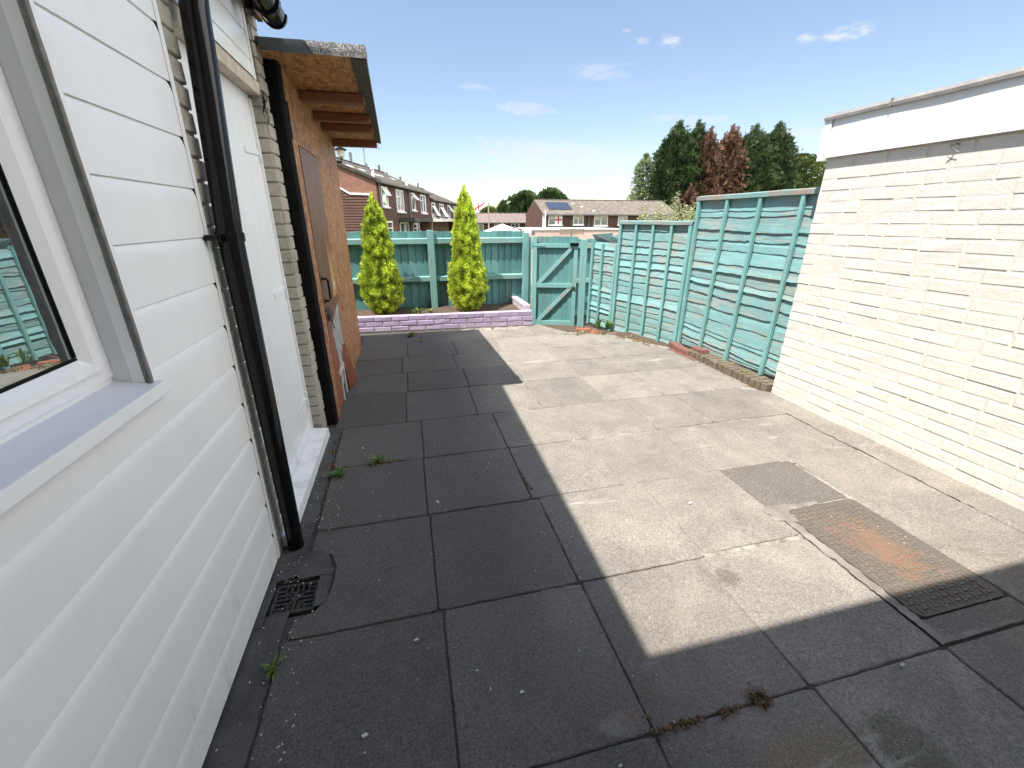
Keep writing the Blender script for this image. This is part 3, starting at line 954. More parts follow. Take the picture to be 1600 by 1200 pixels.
# ============================================================ GULLY GRATE
gr = thing('drain_grate', 'square black drain grate in a cement gully under the black downpipe', 'drain', (-0.565, 1.48, 0.0))
mb = MB()
gx0, gx1, gy0, gy1 = -0.650, -0.476, 1.408, 1.562
for (a, b, c, d) in ((gx0, gx1, gy0, gy0 + .014), (gx0, gx1, gy1 - .014, gy1), (gx0, gx0 + .014, gy0 + .0141, gy1 - .0141), (gx1 - .014, gx1, gy0 + .0141, gy1 - .0141)):
    mb.bbox(a, b, c, d, -0.03, -0.008, 0.002)
mb.build('rim', M['iron'], gr)
mb = MB()
gcx, gcy = (gx0 + gx1) / 2, (gy0 + gy1) / 2
mb.bbox(gcx - .012, gcx + .012, gcy - .012, gcy + .012, -.026, -.010, .003)
for k in range(-2, 3):
    o_ = k * .022
    Lx = .085 - abs(k) * .006
    if k:
        for s in (-1, 1):
            mb.bbox(gcx + o_ - .0045, gcx + o_ + .0045, min(gcy + s * (.016 + abs(k) * .014), gcy + s * .064), max(gcy + s * (.016 + abs(k) * .014), gcy + s * .064), -.026, -.011, .002)
            mb.bbox(min(gcx + s * (.016 + abs(k) * .014), gcx + s * .074), max(gcx + s * (.016 + abs(k) * .014), gcx + s * .074), gcy + o_ - .0045, gcy + o_ + .0045, -.026, -.011, .002)
    else:
        mb.bbox(gcx - .0045, gcx + .0045, gy0 + .012, gy1 - .012, -.0265, -.0115, .002)
        mb.bbox(gx0 + .012, gx1 - .012, gcy - .0045, gcy + .0045, -.0262, -.0112, .002)
for s in (-1, 1):
    mb.tube([(gcx - .08, gcy - s * .07, -.019), (gcx + .08, gcy + s * .07, -.019)], .005, 6)
mb.build('bars', M['iron'], gr)
mb = MB()
mb.box(gx0, gx1, gy0, gy1, -.12, -.085)
mb.build('sump', M['dark_gap'], gr)

# ============================================================ HOUSE (left)
hs = thing('house', 'white boarded house with a window, black downpipe and white door, left of the patio', 'house', (-0.9, 0.6, 0.0))
WX = -0.68
mb = MB()
# body behind the finishes, leaving a room behind the window
mb.box(-6, -0.79, 1.30, 3.085, -0.2, 2.50)
mb.box(-6, -0.79, -5.0, 1.2999, -0.2, 1.02)
mb.box(-6, -0.79, -5.0, 1.2999, 2.30, 2.4999)
mb.box(-6, -3.0, -5.0, 1.2999, 1.0201, 2.2999)
mb.box(-2.9999, -0.79, -5.0, -0.75, 1.0201, 2.2999)
mb.build('wall', M['cream_brick'], hs)
mb = MB()
mb.hexa([(-6.3, -6, 2.51), (-0.64, -6, 2.51), (-0.64, 3.10, 2.51), (-6.3, 3.10, 2.51), (-6.3, -6, 2.60), (-0.64, -6, 2.545), (-0.64, 3.10, 2.545), (-6.3, 3.10, 2.60)])
mb.build('roof', M['felt'], hs)
# unseen set back upper storey added to cast shade; main range behind the viewer
mb = MB()
mb.hexa([(-6, -0.8, 2.605), (-1.80, -0.8, 2.605), (-1.74, 2.10, 2.605), (-6, 2.10, 2.605), (-6, -0.8, 4.9), (-1.80, -0.8, 4.9), (-1.74, 2.10, 4.9), (-6, 2.10, 4.9)])
mb.box(-6, 7.0, -6.5, -0.8001, -0.2, 4.9)
mb.build('unseen_upper_storey', M['cream_brick'], hs)
mb = MB()
mb.prism([(-6.2, -6.9, 4.90), (7.2, -6.9, 4.90), (7.2, -0.467, 4.90), (-1.625, -0.467, 4.90), (-1.565, 2.245, 4.90), (-6.2, 2.245, 4.90)], (0, 0, 0.10))  # unseen eave outline shaped so its shadow edges fall across the patio
mb.prism([(-6, -6.0, 5.001), (7, -6.0, 5.001), (7, -3.2, 6.2)], (0, 0, 0.001)) if False else None
mb.build('unseen_upper_roof', M['tile_left'], hs)

# shiplap cladding
def lean(z):
    return 0.053 * z


def cladding(mb, ya, yb, zlo, zhi, lines, leanB=True, leanA=False):
    prof = []
    prev = zlo
    pitch = 0.1557
    zs = sorted(lines)
    segs = []
    edges = [zlo] + [z for z in zs if zlo < z < zhi] + [zhi]
    for k in range(len(edges) - 1):
        a, b = edges[k], edges[k + 1]
        last = (k == len(edges) - 2)
        p = [(WX, a)]
        if last:
            p += [(WX, b)]
        else:
            cove = 0.036
            p += [(WX, b - cove)]
            for j in range(1, 6):
                t = j / 5
                p.append((WX - 0.0078 * (1 - math.cos(t * math.pi / 2)) - 0.0008 * t, b - cove * (1 - math.sin(t * math.pi / 2) * 0.97)))
            p += [(WX - 0.0088, b - 0.0003)]
        prof += p
    ny = max(1, int((yb - ya) / 0.4))
    idx = []
    for k in range(ny + 1):
        row = []
        for (x, z) in prof:
            y0_ = ya + (lean(z) if leanA else 0)
            y1_ = yb + (lean(z) if leanB else 0)
            y = y0_ + (y1_ - y0_) * k / ny
            row.append(mb.vert((x + 0.0008 * noise.noise(Vector((y * 2, z * 2, 0))), y, z)))
        idx.append(row)
    for k in range(ny):
        for j in range(len(prof) - 1):
            mb.face((idx[k][j], idx[k + 1][j], idx[k + 1][j + 1], idx[k][j + 1]))


LINES = [0.147 + 0.1557 * k for k in range(15)]
mb = MB()
cladding(mb, -0.70, 1.7155, 0.012, 0.999, LINES)
mb.box(WX - 0.05, WX - 0.017, -0.70, 1.70, 0.012, 0.999)
# flat board beside the window then the boards above sill level
cladding(mb, 1.2635, 1.7155, 0.999, 2.46, LINES)
mb.box(WX - 0.05, WX - 0.013, 1.262, 1.76, 1.0, 2.46)
mb.box(WX - 0.04, WX, 1.236, 1.2633, 1.02, 2.46)
mb.build('cladding', M['upvc'], hs, normals=False)
mb = MB()
cladding(mb, 1.84, 2.835, 2.135, 2.46, [2.21, 2.33], leanB=False)
mb.box(WX - 0.05, WX - 0.017, 1.85, 2.83, 2.135, 2.46)
mb.build('upper_cladding', M['upvc'], hs, normals=False)
mb = MB()
for k in range(16):
    za, zb2 = 2.46 * k / 16, 2.46 * (k + 1) / 16
    x_ = WX + .0012
    mb.quad((x_, 1.7158 + lean(za), za), (x_, 1.745 + lean(za), za), (x_, 1.745 + lean(zb2), zb2), (x_, 1.7158 + lean(zb2), zb2))
    mb.quad((x_ - .03, 1.745 + lean(za), za), (x_, 1.745 + lean(za), za), (x_, 1.745 + lean(zb2), zb2), (x_ - .03, 1.745 + lean(zb2), zb2))
mb.build('edge_trim', M['upvc'], hs, normals=False)
mb = MB()
mb.bbox(WX - .03, WX + .008, 2.835, 2.862, 2.125, 2.46, .003)
mb.build('corner_trim', M['upvc'], hs)
# dark ends of the coves
mb = MB()
for z in LINES:
    if z < 2.4:
        y = 1.7148 + lean(z)
        mb = MB()
        mb.prism([(WX - .010, y, z - .0015), (WX - .010, y - .009, z - .0015), (WX - .010, y, z - .030)], (.0102, 0, 0))
        mb.build('board_end_gap', M['dark_gap'], hs)

# brick piers
mb = MB()
Sh = Matrix(((1, 0, 0, 0), (0, 1, lean(1), 0), (0, 0, 1, 0), (0, 0, 0, 1)))
# frame: x along +Y ... facing +X : u=(0,1) gives n=(-1,0)
Fp = Matrix(((0, -1, 0, WX - 0.004), (1, 0, 0, 1.748), (0, 0, 1, 0), (0, 0, 0, 1)))
bricks(mb, Sh @ Fp, 0.098, 33, seed=3, headers=0, bl=0.30, start=-0.05, thick=0.10)
mb.build('brick_pier', M['grubby_brick'], hs)
mb = MB()
Fp2 = Matrix(((0, -1, 0, WX - 0.001), (1, 0, 0, 2.965), (0, 0, 1, 0), (0, 0, 0, 1)))
bricks(mb, Fp2, 0.125, 33, seed=4, headers=0, bl=0.30, start=-0.05, thick=0.03)
mb.build('corner_pier', M['grubby_brick'], hs)
mb = MB()
# reveal face of the far pier, facing the viewer
Fr = Matrix(((1, 0, 0, -0.790), (0, 1, 0, 2.9645), (0, 0, 1, 0), (0, 0, 0, 1)))
bricks(mb, Fr, 0.109, 33, seed=6, headers=0, bl=0.26, start=-0.02, thick=0.02)
mb.build('brick_reveal', M['grubby_brick'], hs)
mb = MB()
mb.hexa([(-.79, 1.74, 0), (WX - .008, 1.74, 0), (WX - .008, 1.835, 0), (-.79, 1.835, 0), (-.79, 1.74 + lean(2.46), 2.46), (WX - .008, 1.74 + lean(2.46), 2.46), (WX - .008, 1.835 + lean(2.46), 2.46), (-.79, 1.835 + lean(2.46), 2.46)])
mb.build('pier_mortar', M['mortar_cream'], hs)
mb = MB()
mb.box(-.789, WX - .006, 2.970, 3.083, 0, 2.46)
mb.build('pier_mortar', M['mortar_cream'], hs)

# white door with threshold and lintel
DX = -0.752
dr = None
mb = MB()
for k in range(9):
    ya = 1.86 + k * 0.1215
    mb.bbox(DX - .03, DX, ya, ya + .1207, .075, 2.076, .0022)
dr = mb.build('door', M['door_white'], hs)
mb = MB()
mb.hexa([(DX - .02, 1.815, .03), (DX + .022, 1.815, .03), (DX + .022, 1.865, .03), (DX - .02, 1.865, .03), (DX - .02, 1.92, 2.06), (DX + .022, 1.92, 2.06), (DX + .022, 1.97, 2.06), (DX - .02, 1.97, 2.06)])
mb.bbox(DX - .02, DX + .012, 2.935, 2.962, .03, 2.06, .003)
mb.build('door_frame', M['door_white'], dr)
for z in (.30, 1.05, 1.80):
    mb = MB()
    mb.bbox(DX, DX + .006, 2.70, 2.935, z - .015, z + .015, .002, T=Matrix.Translation((0, 2.93, z)) @ Matrix.Rotation(0.05, 4, 'X') @ Matrix.Translation((0, -2.93, -z)))
    mb.bbox(DX + .001, DX + .016, 2.928, 2.948, z - .05, z + .05, .003)
    mb.build('hinge', M['door_white'], dr)
mb = MB()
mb.bbox(DX - .02, DX + .010, 1.90, 2.93, .075, .115, .003)
mb.build('weather_bar', M['door_white'], dr)
mb = MB()
mb.hexa([(-.79, 1.80, .0), (-.638, 1.80, .0), (-.638, 2.945, .0), (-.79, 2.945, .0), (-.79, 1.80, .072), (-.642, 1.80, .058), (-.642, 2.945, .058), (-.79, 2.945, .072)])
mb.build('threshold', M['upvc'], hs)
mb = MB()
mb.hexa([(-.79, 1.87, 2.078), (WX - .012, 1.87, 2.078), (WX - .012, 2.97, 2.078), (-.79, 2.97, 2.078), (-.79, 1.87, 2.134), (WX - .006, 1.87, 2.134), (WX - .006, 2.97, 2.134), (-.79, 2.97, 2.134)])
mb.build('lintel', M['lintel'], hs)
mb = MB()
rr = random.Random(3)
for k in range(14):
    z = 2.06 + rr.uniform(-.06, .05)
    y = 2.93 + rr.uniform(-.03, .03)
    mb.tube([(WX + .004, y, z), (WX + .01 + rr.uniform(0, .012), y + rr.uniform(-.02, .02), z - rr.uniform(.005, .03)), (WX + .002, y + rr.uniform(-.02, .02), z - rr.uniform(.03, .07))], .0022, 5)
mb.build('cable_ends', M['black_matt'], hs)

# window
wn = MB()
GX = -0.757
zb, zt, yl, yr = 1.062, 2.16, -0.45, 1.236
def rail_frame(mb, x, x2, ya, yb, za, zb_, w, ch):
    """mitred frame, front at x, bevelled inwards"""
    o = [(ya, za), (yb, za), (yb, zb_), (ya, zb_)]
    i_ = [(ya + w, za + w * .78), (yb - w, za + w * .78), (yb - w, zb_ - w), (ya + w, zb_ - w)]
    m_ = [(ya + w - ch, za + w * .78 - ch), (yb - w + ch, za + w * .78 - ch), (yb - w + ch, zb_ - w + ch), (ya + w - ch, zb_ - w + ch)]
    for k in range(4):
        q = (k + 1) % 4
        mb.quad((x, *o[k]), (x, *o[q]), (x, *m_[q]), (x, *m_[k]))
        mb.quad((x, *m_[k]), (x, *m_[q]), (x2, *i_[q]), (x2, *i_[k]))
        mb.quad((x, *o[k]), (x, *o[q]), (x - .05, *o[q]), (x - .05, *o[k]))
rail_frame(wn, GX, GX - .012, yl, yr, zb + .012, zt, .052, .010)
rail_frame(wn, GX + .013, GX - .006, yl + .040, yr - .040, zb + .045, zt - .04, .052, .022)
wn.box(GX - .05, GX - .006, yl, yr + .002, 1.050, zb + .0119)
wo = wn.build('window', M['frame'], hs)
mb = MB()
mb.quad((GX - .008, yl + .07, zb + .07), (GX - .008, yr - .07, zb + .07), (GX - .008, yr - .07, zt - .07), (GX - .008, yl + .07, zt - .07))
mb.build('pane', M['glass_near'], wo)
mb = MB()
g_ = .0895
for (a, b, c, d) in ((yl + g_, yr - g_, zb + .083, zb + .0885), (yr - g_ - .004, yr - g_ + .0025, zb + .09, zt - .09)):
    mb.box(GX - .009, GX - .0035, a, b, c, d)
mb.build('gasket', M['black_matt'], wo)
mb = MB()
mb.hexa([(-.79, -.70, 1.030), (-.658, -.70, 1.016), (-.658, 1.262, 1.016), (-.79, 1.262, 1.030), (-.79, -.70, 1.0625), (-.658, -.70, 1.045), (-.658, 1.262, 1.045), (-.79, 1.262, 1.0625)])
mb.build('sill', M['sill'], wo)
mb = MB()
mb.bbox(-.664, -.655, -.70, 1.264, 1.014, 1.0465, .002)
mb.build('sill_nosing', M['frame'], wo)
mb = MB()
mb.box(GX - .03, WX - .012, 1.237, 1.2615, 1.0465, 2.25)
mb.box(GX - .03, WX - .012, -.70, 1.2369, 2.17, 2.25)
mb.build('reveal', M['reveal'], wo)
mb = MB()
pv = None
for k in range(80):
    z = 1.0465 + 1.2 * k / 79
    w = 0.004 + 0.0035 * noise.noise(Vector((0, 0, z * 19)))
    row = [mb.vert((WX - .0125, 1.2368 - w * .3, z)), mb.vert((WX + .0018 + w * .3, 1.2345 - w, z)), mb.vert((WX + .0022, 1.243 + w * .6, z))]
    if pv:
        mb.face((pv[0], pv[1], row[1], row[0]))
        mb.face((pv[1], pv[2], row[2], row[1]))
    pv = row
mb.build('sealant', M['seal'], wo, smooth=True)
mb = MB()
mb.box(-2.995, -2.95, -.74, 1.29, 1.03, 2.29)
mb.build('room', M['dark_gap'], hs)

mb = MB()
mb.box(WX - .002, WX + .0012, -.70, 1.245, 1.0035, 1.0075)
mb.build('sill_gap', M['seal'], wo)
# eaves, gutter and downpipe
mb = MB()
mb.bbox(-.70, -.655, -.7, 3.095, 2.46, 2.511, .003)
mb.bbox(-.652, -.625, 2.4, 3.02, 2.425, 2.54, .004)
mb.build('eaves_board', M['timber_brown'], hs)
gt = MB()
gcx_, gcz = -.540, 2.418
n = 14
rings = []
for (y, r0) in ((-.7, .056), (2.865, .056)):
    rings.append([gt.vert((gcx_ + r0 * math.cos(math.pi + math.pi * k / n), y, gcz + r0 * math.sin(math.pi + math.pi * k / n))) for k in range(n + 1)])
for k in range(n):
    gt.face((rings[0][k], rings[0][k + 1], rings[1][k + 1], rings[1][k]))
rings2 = []
for (y, r0) in ((-.7, .053), (2.865, .053)):
    rings2.append([gt.vert((gcx_ + r0 * math.cos(math.pi + math.pi * k / n), y, gcz + r0 * math.sin(math.pi + math.pi * k / n))) for k in range(n + 1)])
for k in range(n):
    gt.face((rings2[0][k], rings2[1][k], rings2[1][k + 1], rings2[0][k + 1]))
go = gt.build('gutter', M['black_plastic'], hs, smooth=True)
mb = MB()
pts = [(gcx_ + .062 * math.cos(math.pi + math.pi * k / 14), 2.865, gcz + .062 * math.sin(math.pi + math.pi * k / 14)) for k in range(15)]
mb.prism(pts, (0, .018, 0))
mb.build('end_cap', M['black_plastic'], go)
for y in (2.70,):
    mb = MB()
    pts = [(gcx_ + .066 * math.cos(math.pi + math.pi * k / 14), y, gcz + .066 * math.sin(math.pi + math.pi * k / 14)) for k in range(15)]
    pts2 = [(gcx_ + .057 * math.cos(math.pi + math.pi * k / 14), y, gcz + .057 * math.sin(math.pi + math.pi * k / 14)) for k in range(15)]
    mb.prism(pts + pts2[::-1], (0, .035, 0))
    mb.bbox(-.624, -.600, y - .02, y + .055, 2.36, 2.45, .003)
    mb.build('gutter_bracket', M['black_plastic'], go)
mb = MB()
pr_ = .0345
mb.tube([(-.618, 1.782, .010), (-.619, 1.788, .10), (-.622, 1.852, 1.4), (-.618, 1.985, 2.10), (-.612, 2.03, 2.33), (-.58, 2.04, 2.385)], [.0345, .0345, .0425, .044, .044, .046], 24)
dp = mb.build('downpipe', M['black_plastic'], hs, smooth=True)
mb = MB()
mb.tube([(-.622, 1.850, 1.375), (-.622, 1.854, 1.405)], .047, 24)
mb.bbox(-.640, -.628, 1.770, 1.930, 1.378, 1.402, .003)
mb.bbox(-.677, -.63, 1.770, 1.790, 1.380, 1.400, .003)
mb.bbox(-.677, -.63, 1.912, 1.930, 1.380, 1.400, .003)
clip_ = mb.build('pipe_clip', M['black_plastic'], dp)

# ============================================================ SHED
sh = thing('shed', 'orange chipboard lean-to shed with felted overhanging roof, against the white door wall', 'shed', (-0.9, 4.1, 0.0))
SX = -0.612


def roofz(y):
    return 2.292 - 0.043 * (y - 2.98)


mb = MB()
# side wall with an opening for the door
mb.box(SX - .018, SX, 3.165, 3.345, 0.0, roofz(3.3))
mb.hexa([(SX - .018, 4.02, .0), (SX, 4.02, .0), (SX, 5.25, .0), (SX - .018, 5.25, .0), (SX - .018, 4.02, roofz(4.05)), (SX, 4.02, roofz(4.05)), (SX, 5.25, roofz(5.25)), (SX - .018, 5.25, roofz(5.25))])
mb.build('lower_panel', M['osb'], sh)
mb = MB()
# upper sheet, its lower edge stops over the door
mb.hexa([(SX - .017, 3.346, 1.905), (SX + .001, 3.346, 1.905), (SX + .001, 4.0195, 1.905), (SX - .017, 4.0195, 1.905), (SX - .017, 3.346, roofz(3.35)), (SX + .001, 3.346, roofz(3.35)), (SX + .001, 4.0195, roofz(4.02)), (SX - .017, 4.0195, roofz(4.02))])
mb.build('upper_panel', M['osb'], sh)
mb = MB()
mb.box(-2.4, SX - .019, 5.20, 5.245, 0, 2.15)
mb.build('end_wall', M['osb'], sh)
mb = MB()
mb.box(-2.4, SX - .019, 3.165, 3.20, 0, 2.20)
mb.build('front_wall', M['osb'], sh)
mb = MB()
nz = 40
pv = None
for k in range(nz + 1):
    z = 2.29 * k / nz
    w = 0.008 * noise.noise(Vector((z * 6, 0, 5))) + 0.004 * noise.noise(Vector((z * 21, 0, 8)))
    row = [mb.vert((-.72, 3.115, z)), mb.vert((SX - .010 + w, 3.115, z)), mb.vert((SX + .0035 + w * .3, 3.135, z)), mb.vert((SX + .0035, 3.178 + w * 2.5, z)), mb.vert((SX - .02, 3.185 + w * 2.5, z))]
    if pv:
        for j in range(4):
            mb.face((pv[j], pv[j + 1], row[j + 1], row[j]))
    pv = row
mb.build('corner_post', M['black_matt'], sh)
mb = MB()
for (a, b, c) in ((3.19, 2.06, 0.05), (3.185, 1.98, .07)):
    mb.box(SX + .001, SX + .004, a, a + .028, b - c, b + c)
mb.build('tape_patch', M['black_matt'], sh)
# door
mb = MB()
mb.hexa([(SX - .012, 3.352, .62), (SX + .004, 3.352, .62), (SX + .004, 4.012, .80), (SX - .012, 4.012, .80), (SX - .012, 3.352, 1.897), (SX + .004, 3.352, 1.897), (SX + .004, 4.012, 1.897), (SX - .012, 4.012, 1.897)])
ds = mb.build('door', M['ply'], sh)
mb = MB()
mb.hexa([(SX - .014, 3.352, .02), (SX + .001, 3.352, .02), (SX + .001, 3.99, .02), (SX - .014, 3.99, .02), (SX - .014, 3.352, .63), (SX + .001, 3.352, .63), (SX + .001, 4.0, .81), (SX - .014, 4.0, .81)])
mb.build('kick_panel', M['ply_red'], ds)
mb = MB()
rr = random.Random(9)
# split along the closing edge
for k in range(14):
    y = 3.80 + rr.uniform(0, .19)
    z0 = .86 + rr.uniform(-.02, .10)
    z1 = 1.12 + rr.uniform(0, .30)
    w = rr.uniform(.006, .02)
    mb.hexa([(SX + .003, y - w, z0), (SX + .0075, y - w, z0), (SX + .0075, y + w, z0), (SX + .003, y + w, z0),
             (SX + .003, y + .03, z1), (SX + .006, y + .03, z1), (SX + .006, y + .034, z1), (SX + .003, y + .034, z1)])
mb.build('split_edge', M['split_wood'], ds)
mb = MB()
poly = [(3.52, .60), (3.58, .72), (3.70, .77), (3.80, .84), (3.90, .86), (3.955, .80), (3.95, .60), (3.97, .42), (3.90, .36), (3.84, .20), (3.74, .18), (3.66, .12), (3.60, .20), (3.62, .36), (3.56, .46)]
rr = random.Random(31)
pp = []
for k in range(len(poly)):
    a, b = poly[k], poly[(k + 1) % len(poly)]
    for j in range(4):
        t = j / 4
        pp.append((SX + .0005, a[0] + (b[0] - a[0]) * t + rr.uniform(-.008, .008), a[1] + (b[1] - a[1]) * t + rr.uniform(-.008, .008)))
mb.prism(pp, (.003, 0, 0))
mb.build('peeled_patch', M['peeled'], ds)
mb = MB()
mb.tube([(SX + .004, 3.395, 1.045), (SX + .036, 3.395, 1.045), (SX + .045, 3.395, 1.03), (SX + .045, 3.395, .90), (SX + .036, 3.395, .885), (SX + .004, 3.395, .885)], .008, 8)
mb.bbox(SX + .004, SX + .009, 3.378, 3.412, 1.03, 1.065, .002)
mb.bbox(SX + .004, SX + .009, 3.378, 3.412, .865, .90, .002)
mb.build('handle', M['black_plastic'], ds, smooth=False)
mb = MB()
mb.bbox(SX + .003, SX + .010, 3.36, 3.50, .80, .83, .002)
mb.bbox(SX + .006, SX + .026, 3.385, 3.425, .735, .785, .004)
mb.tube([(SX + .016, 3.39, .785), (SX + .016, 3.392, .81), (SX + .016, 3.405, .82), (SX + .016, 3.418, .81), (SX + .016, 3.42, .785)], .004, 6)
mb.tube([(SX + .01, 3.43, .83), (SX + .03, 3.45, .80), (SX + .022, 3.44, .73), (SX + .03, 3.46, .66)], .004, 6)
mb.build('hasp_and_padlock', M['steel'], ds)
mb = MB()
mb.bbox(SX + .001, SX + .010, 3.865, 3.93, .90, .96, .002)
mb.build('white_tag', M['old_white'], ds)
mb = MB()
mb.bbox(SX + .002, SX + .016, 3.53, 3.56, .02, .26, .002)
mb.bbox(SX + .002, SX + .016, 3.70, 3.73, .02, .27, .002)
mb.hexa([(SX + .002, 3.50, .25), (SX + .017, 3.50, .25), (SX + .017, 3.74, .275), (SX + .002, 3.74, .275), (SX + .002, 3.50, .275), (SX + .017, 3.50, .275), (SX + .017, 3.74, .30), (SX + .002, 3.74, .30)])
mb.build('flap_frame', M['old_white'], ds)
mb = MB()
mb.box(SX + .0015, SX + .003, 3.561, 3.699, .02, .25)
mb.build('flap_opening', M['dark_gap'], ds)
for k in range(5):
    mb = MB()
    y = 3.77 + k * .052
    mb.hexa([(SX + .002, y, .33 - .03 * k % .05), (SX + .012, y, .33), (SX + .012, y + .04, .35), (SX + .002, y + .04, .35),
             (SX + .002, y, .33), (SX + .012, y, .36), (SX + .012, y + .04, .37), (SX + .002, y + .04, .37)]) if False else None
    mb.hexa([(SX + .028 + .008 * k, y + .012, .012 + .01 * (k % 2)), (SX + .036 + .008 * k, y + .012, .012 + .01 * (k % 2)), (SX + .036 + .008 * k, y + .055, .02), (SX + .028 + .008 * k, y + .055, .02),
             (SX + .002, y, .36 + .03 * (k % 3)), (SX + .010, y, .36 + .03 * (k % 3)), (SX + .010, y + .042, .39), (SX + .002, y + .042, .39)])
    mb.build('loose_slat', M['ply_red'], ds)
# roof
mb = MB()
YF, YB = 2.985, 5.20
XR0, XR1 = -.121, -.146
mb.hexa([(-2.5, YF + .004, roofz(YF) + .004), (XR0 - .004, YF + .004, roofz(YF) + .004), (XR1 - .004, YB - .004, roofz(YB) + .004), (-2.5, YB - .004, roofz(YB) + .004),
         (-2.5, YF + .004, roofz(YF) + .020), (XR0 - .004, YF + .004, roofz(YF) + .020), (XR1 - .004, YB - .004, roofz(YB) + .020), (-2.5, YB - .004, roofz(YB) + .020)])
rf = mb.build('roof', M['osb_soffit'], sh)
mb = MB()
mb.hexa([(-2.5, YF, roofz(YF) + .022), (XR0, YF, roofz(YF) + .022), (XR1, YB, roofz(YB) + .022), (-2.5, YB, roofz(YB) + .022),
         (-2.5, YF, roofz(YF) + .058), (XR0, YF, roofz(YF) + .062), (XR1, YB, roofz(YB) + .058), (-2.5, YB, roofz(YB) + .058)])
mb.hexa([(XR0 - .085, YF + .02, roofz(YF) - .003), (XR0 + .002, YF + .005, roofz(YF) - .006), (XR1 + .002, YB + .004, roofz(YB) - .012), (XR1 - .055, YB - .02, roofz(YB) - .003),
         (XR0 - .085, YF + .02, roofz(YF) + .003), (XR0 + .002, YF + .005, roofz(YF) + .060), (XR1 + .002, YB + .004, roofz(YB) + .056), (XR1 - .055, YB - .02, roofz(YB) + .003)])
mb.build('felt', M['felt'], rf)
mb = MB()
z_ = roofz(YF)
mb.poly([(-.66, YF - .012, z_ - .002), (-.388, YF - .012, z_ - .004), (-.424, YF - .014, z_ + .052), (-.435, YF - .010, z_ + .060), (-.66, YF - .010, z_ + .056)])
mb.poly([(-.66, YF - .010, z_ + .056), (-.435, YF - .010, z_ + .060), (-.435, YF + .15, z_ + .064), (-.66, YF + .15, z_ + .060)])
mb.build('felt_flap', M['felt_slate'], rf)
mb = MB()
n = 24
pv = None
for k in range(n + 1):
    x = -.46 + (.46 + XR0 + .004) * k / n
    w = .003 * noise.noise(Vector((x * 30, 0, 0)))
    row = [mb.vert((x, YF - .006 + w, z_ - .001 + w)), mb.vert((x, YF - .009 + w, z_ + .03)), mb.vert((x, YF - .006, z_ + .060 + w)), mb.vert((x, YF + .20, z_ + .066 + w))]
    if pv:
        for j in range(3):
            mb.face((pv[j], row[j], row[j + 1], pv[j + 1]))
    pv = row
row2 = [mb.vert((XR0 + .006, YF + .10, z_ - .0)), mb.vert((XR0 + .006, YF + .10, z_ + .03)), mb.vert((XR0 + .006, YF + .10, z_ + .060)), mb.vert((XR0 - .01, YF + .2, z_ + .066))]
for j in range(3):
    mb.face((row[j], row2[j], row2[j + 1], row[j + 1]))
mb.build('mineral_felt', M['felt_pale'], rf)
for (ya, yb) in ((3.62, 3.70), (4.13, 4.20), (4.48, 4.56), (5.12, 5.19)):
    mb = MB()
    zt_ = roofz(ya) - .0005
    mb.bbox(-2.3, -.185, ya, yb, zt_ - .058, zt_, .003)
    mb.build('rafter', M['timber_brown'], sh)
mb = MB()
zt_ = roofz(4.3)
mb.tube([(-.30, 4.30, zt_ - .05), (-.27, 4.22, zt_ - .02)], .002, 5)
mb.build('loose_wire', M['steel'], sh)
mb = MB()
hk = [(-.175, 5.19, 2.185), (-.175, 5.19, 2.15), (-.168, 5.19, 2.135), (-.158, 5.19, 2.137), (-.155, 5.19, 2.148)]
mb.tube(hk, .0022, 6)
mb.build('hook', M['steel'], sh)

# ============================================================ GARAGE (right)
ga = thing('garage', 'white painted brick outbuilding with white fascia board, at the right edge of the patio', 'garage', (3.2, 1.0, 0.0))
mb = MB()
Fg = Matrix(((0, 1, 0, 3.068), (-1, 0, 0, 2.842), (0, 0, 1, 0.0), (0, 0, 0, 1)))
bricks(mb, Fg, 3.4, 25, seed=21, headers=0.16, depth=0.0013, j=0.0095, jit=0.0018, wob=0.0026, bl=0.228, ch=0.0748, z0=-0.004)
mb.build('brickwork', M['white_brick'], ga)
mb = MB()
mb.box(3.069, 5.9, -3.0, 2.838, -0.2, 1.99)
mb.build('wall', M['mortar_white'], ga)
mb = MB()
mb.box(3.034, 3.060, -3.0, 2.825, 1.868, 2.112)
mb.build('fascia', M['paint_bright'], ga)
mb = MB()
mb.box(3.024, 5.9, 2.832, 2.889, 1.852, 2.1095)
mb.build('end_board', M['paint_bright'], ga)
mb = MB()
pv = None
for k in range(60):
    y = -3.0 + 5.89 * k / 59
    w = .003 * noise.noise(Vector((0, y * 3, 0)))
    row = [mb.vert((3.035, y, 2.110)), mb.vert((3.013 + w, y, 2.108 + w)), mb.vert((3.010 + w, y, 2.126 + w)), mb.vert((3.026, y, 2.148 + w)), mb.vert((3.10, y, 2.150)), mb.vert((3.3, y, 2.135)), mb.vert((5.9, y, 2.135))]
    if pv:
        for j in range(6):
            mb.face((pv[j], row[j], row[j + 1], pv[j + 1]))
    pv = row
mb.face(pv)
mb.bbox(3.006, 3.03, 2.43, 2.436, 2.104, 2.152, .001)
mb.build('verge_trim', M['capping_grey'], ga)
mb = MB()
mb.tube([(3.064, 2.02, 1.842), (3.036, 2.02, 1.846), (3.03, 2.035, 1.83)], .0035, 6)
mb.build('nail', M['steel'], ga)
mb = MB()
mb.tube([(3.064, 2.06, 1.85), (3.045, 2.05, 1.83), (3.05, 2.00, 1.80)], .0018, 5)
mb.build('bent_wire', M['steel'], ga)
mb = MB()
mb.tube([(3.03, 2.80, 1.985), (3.02, 2.80, 1.985), (3.02, 2.80, 1.97)], .0015, 5)
mb.build('nail', M['steel'], ga)

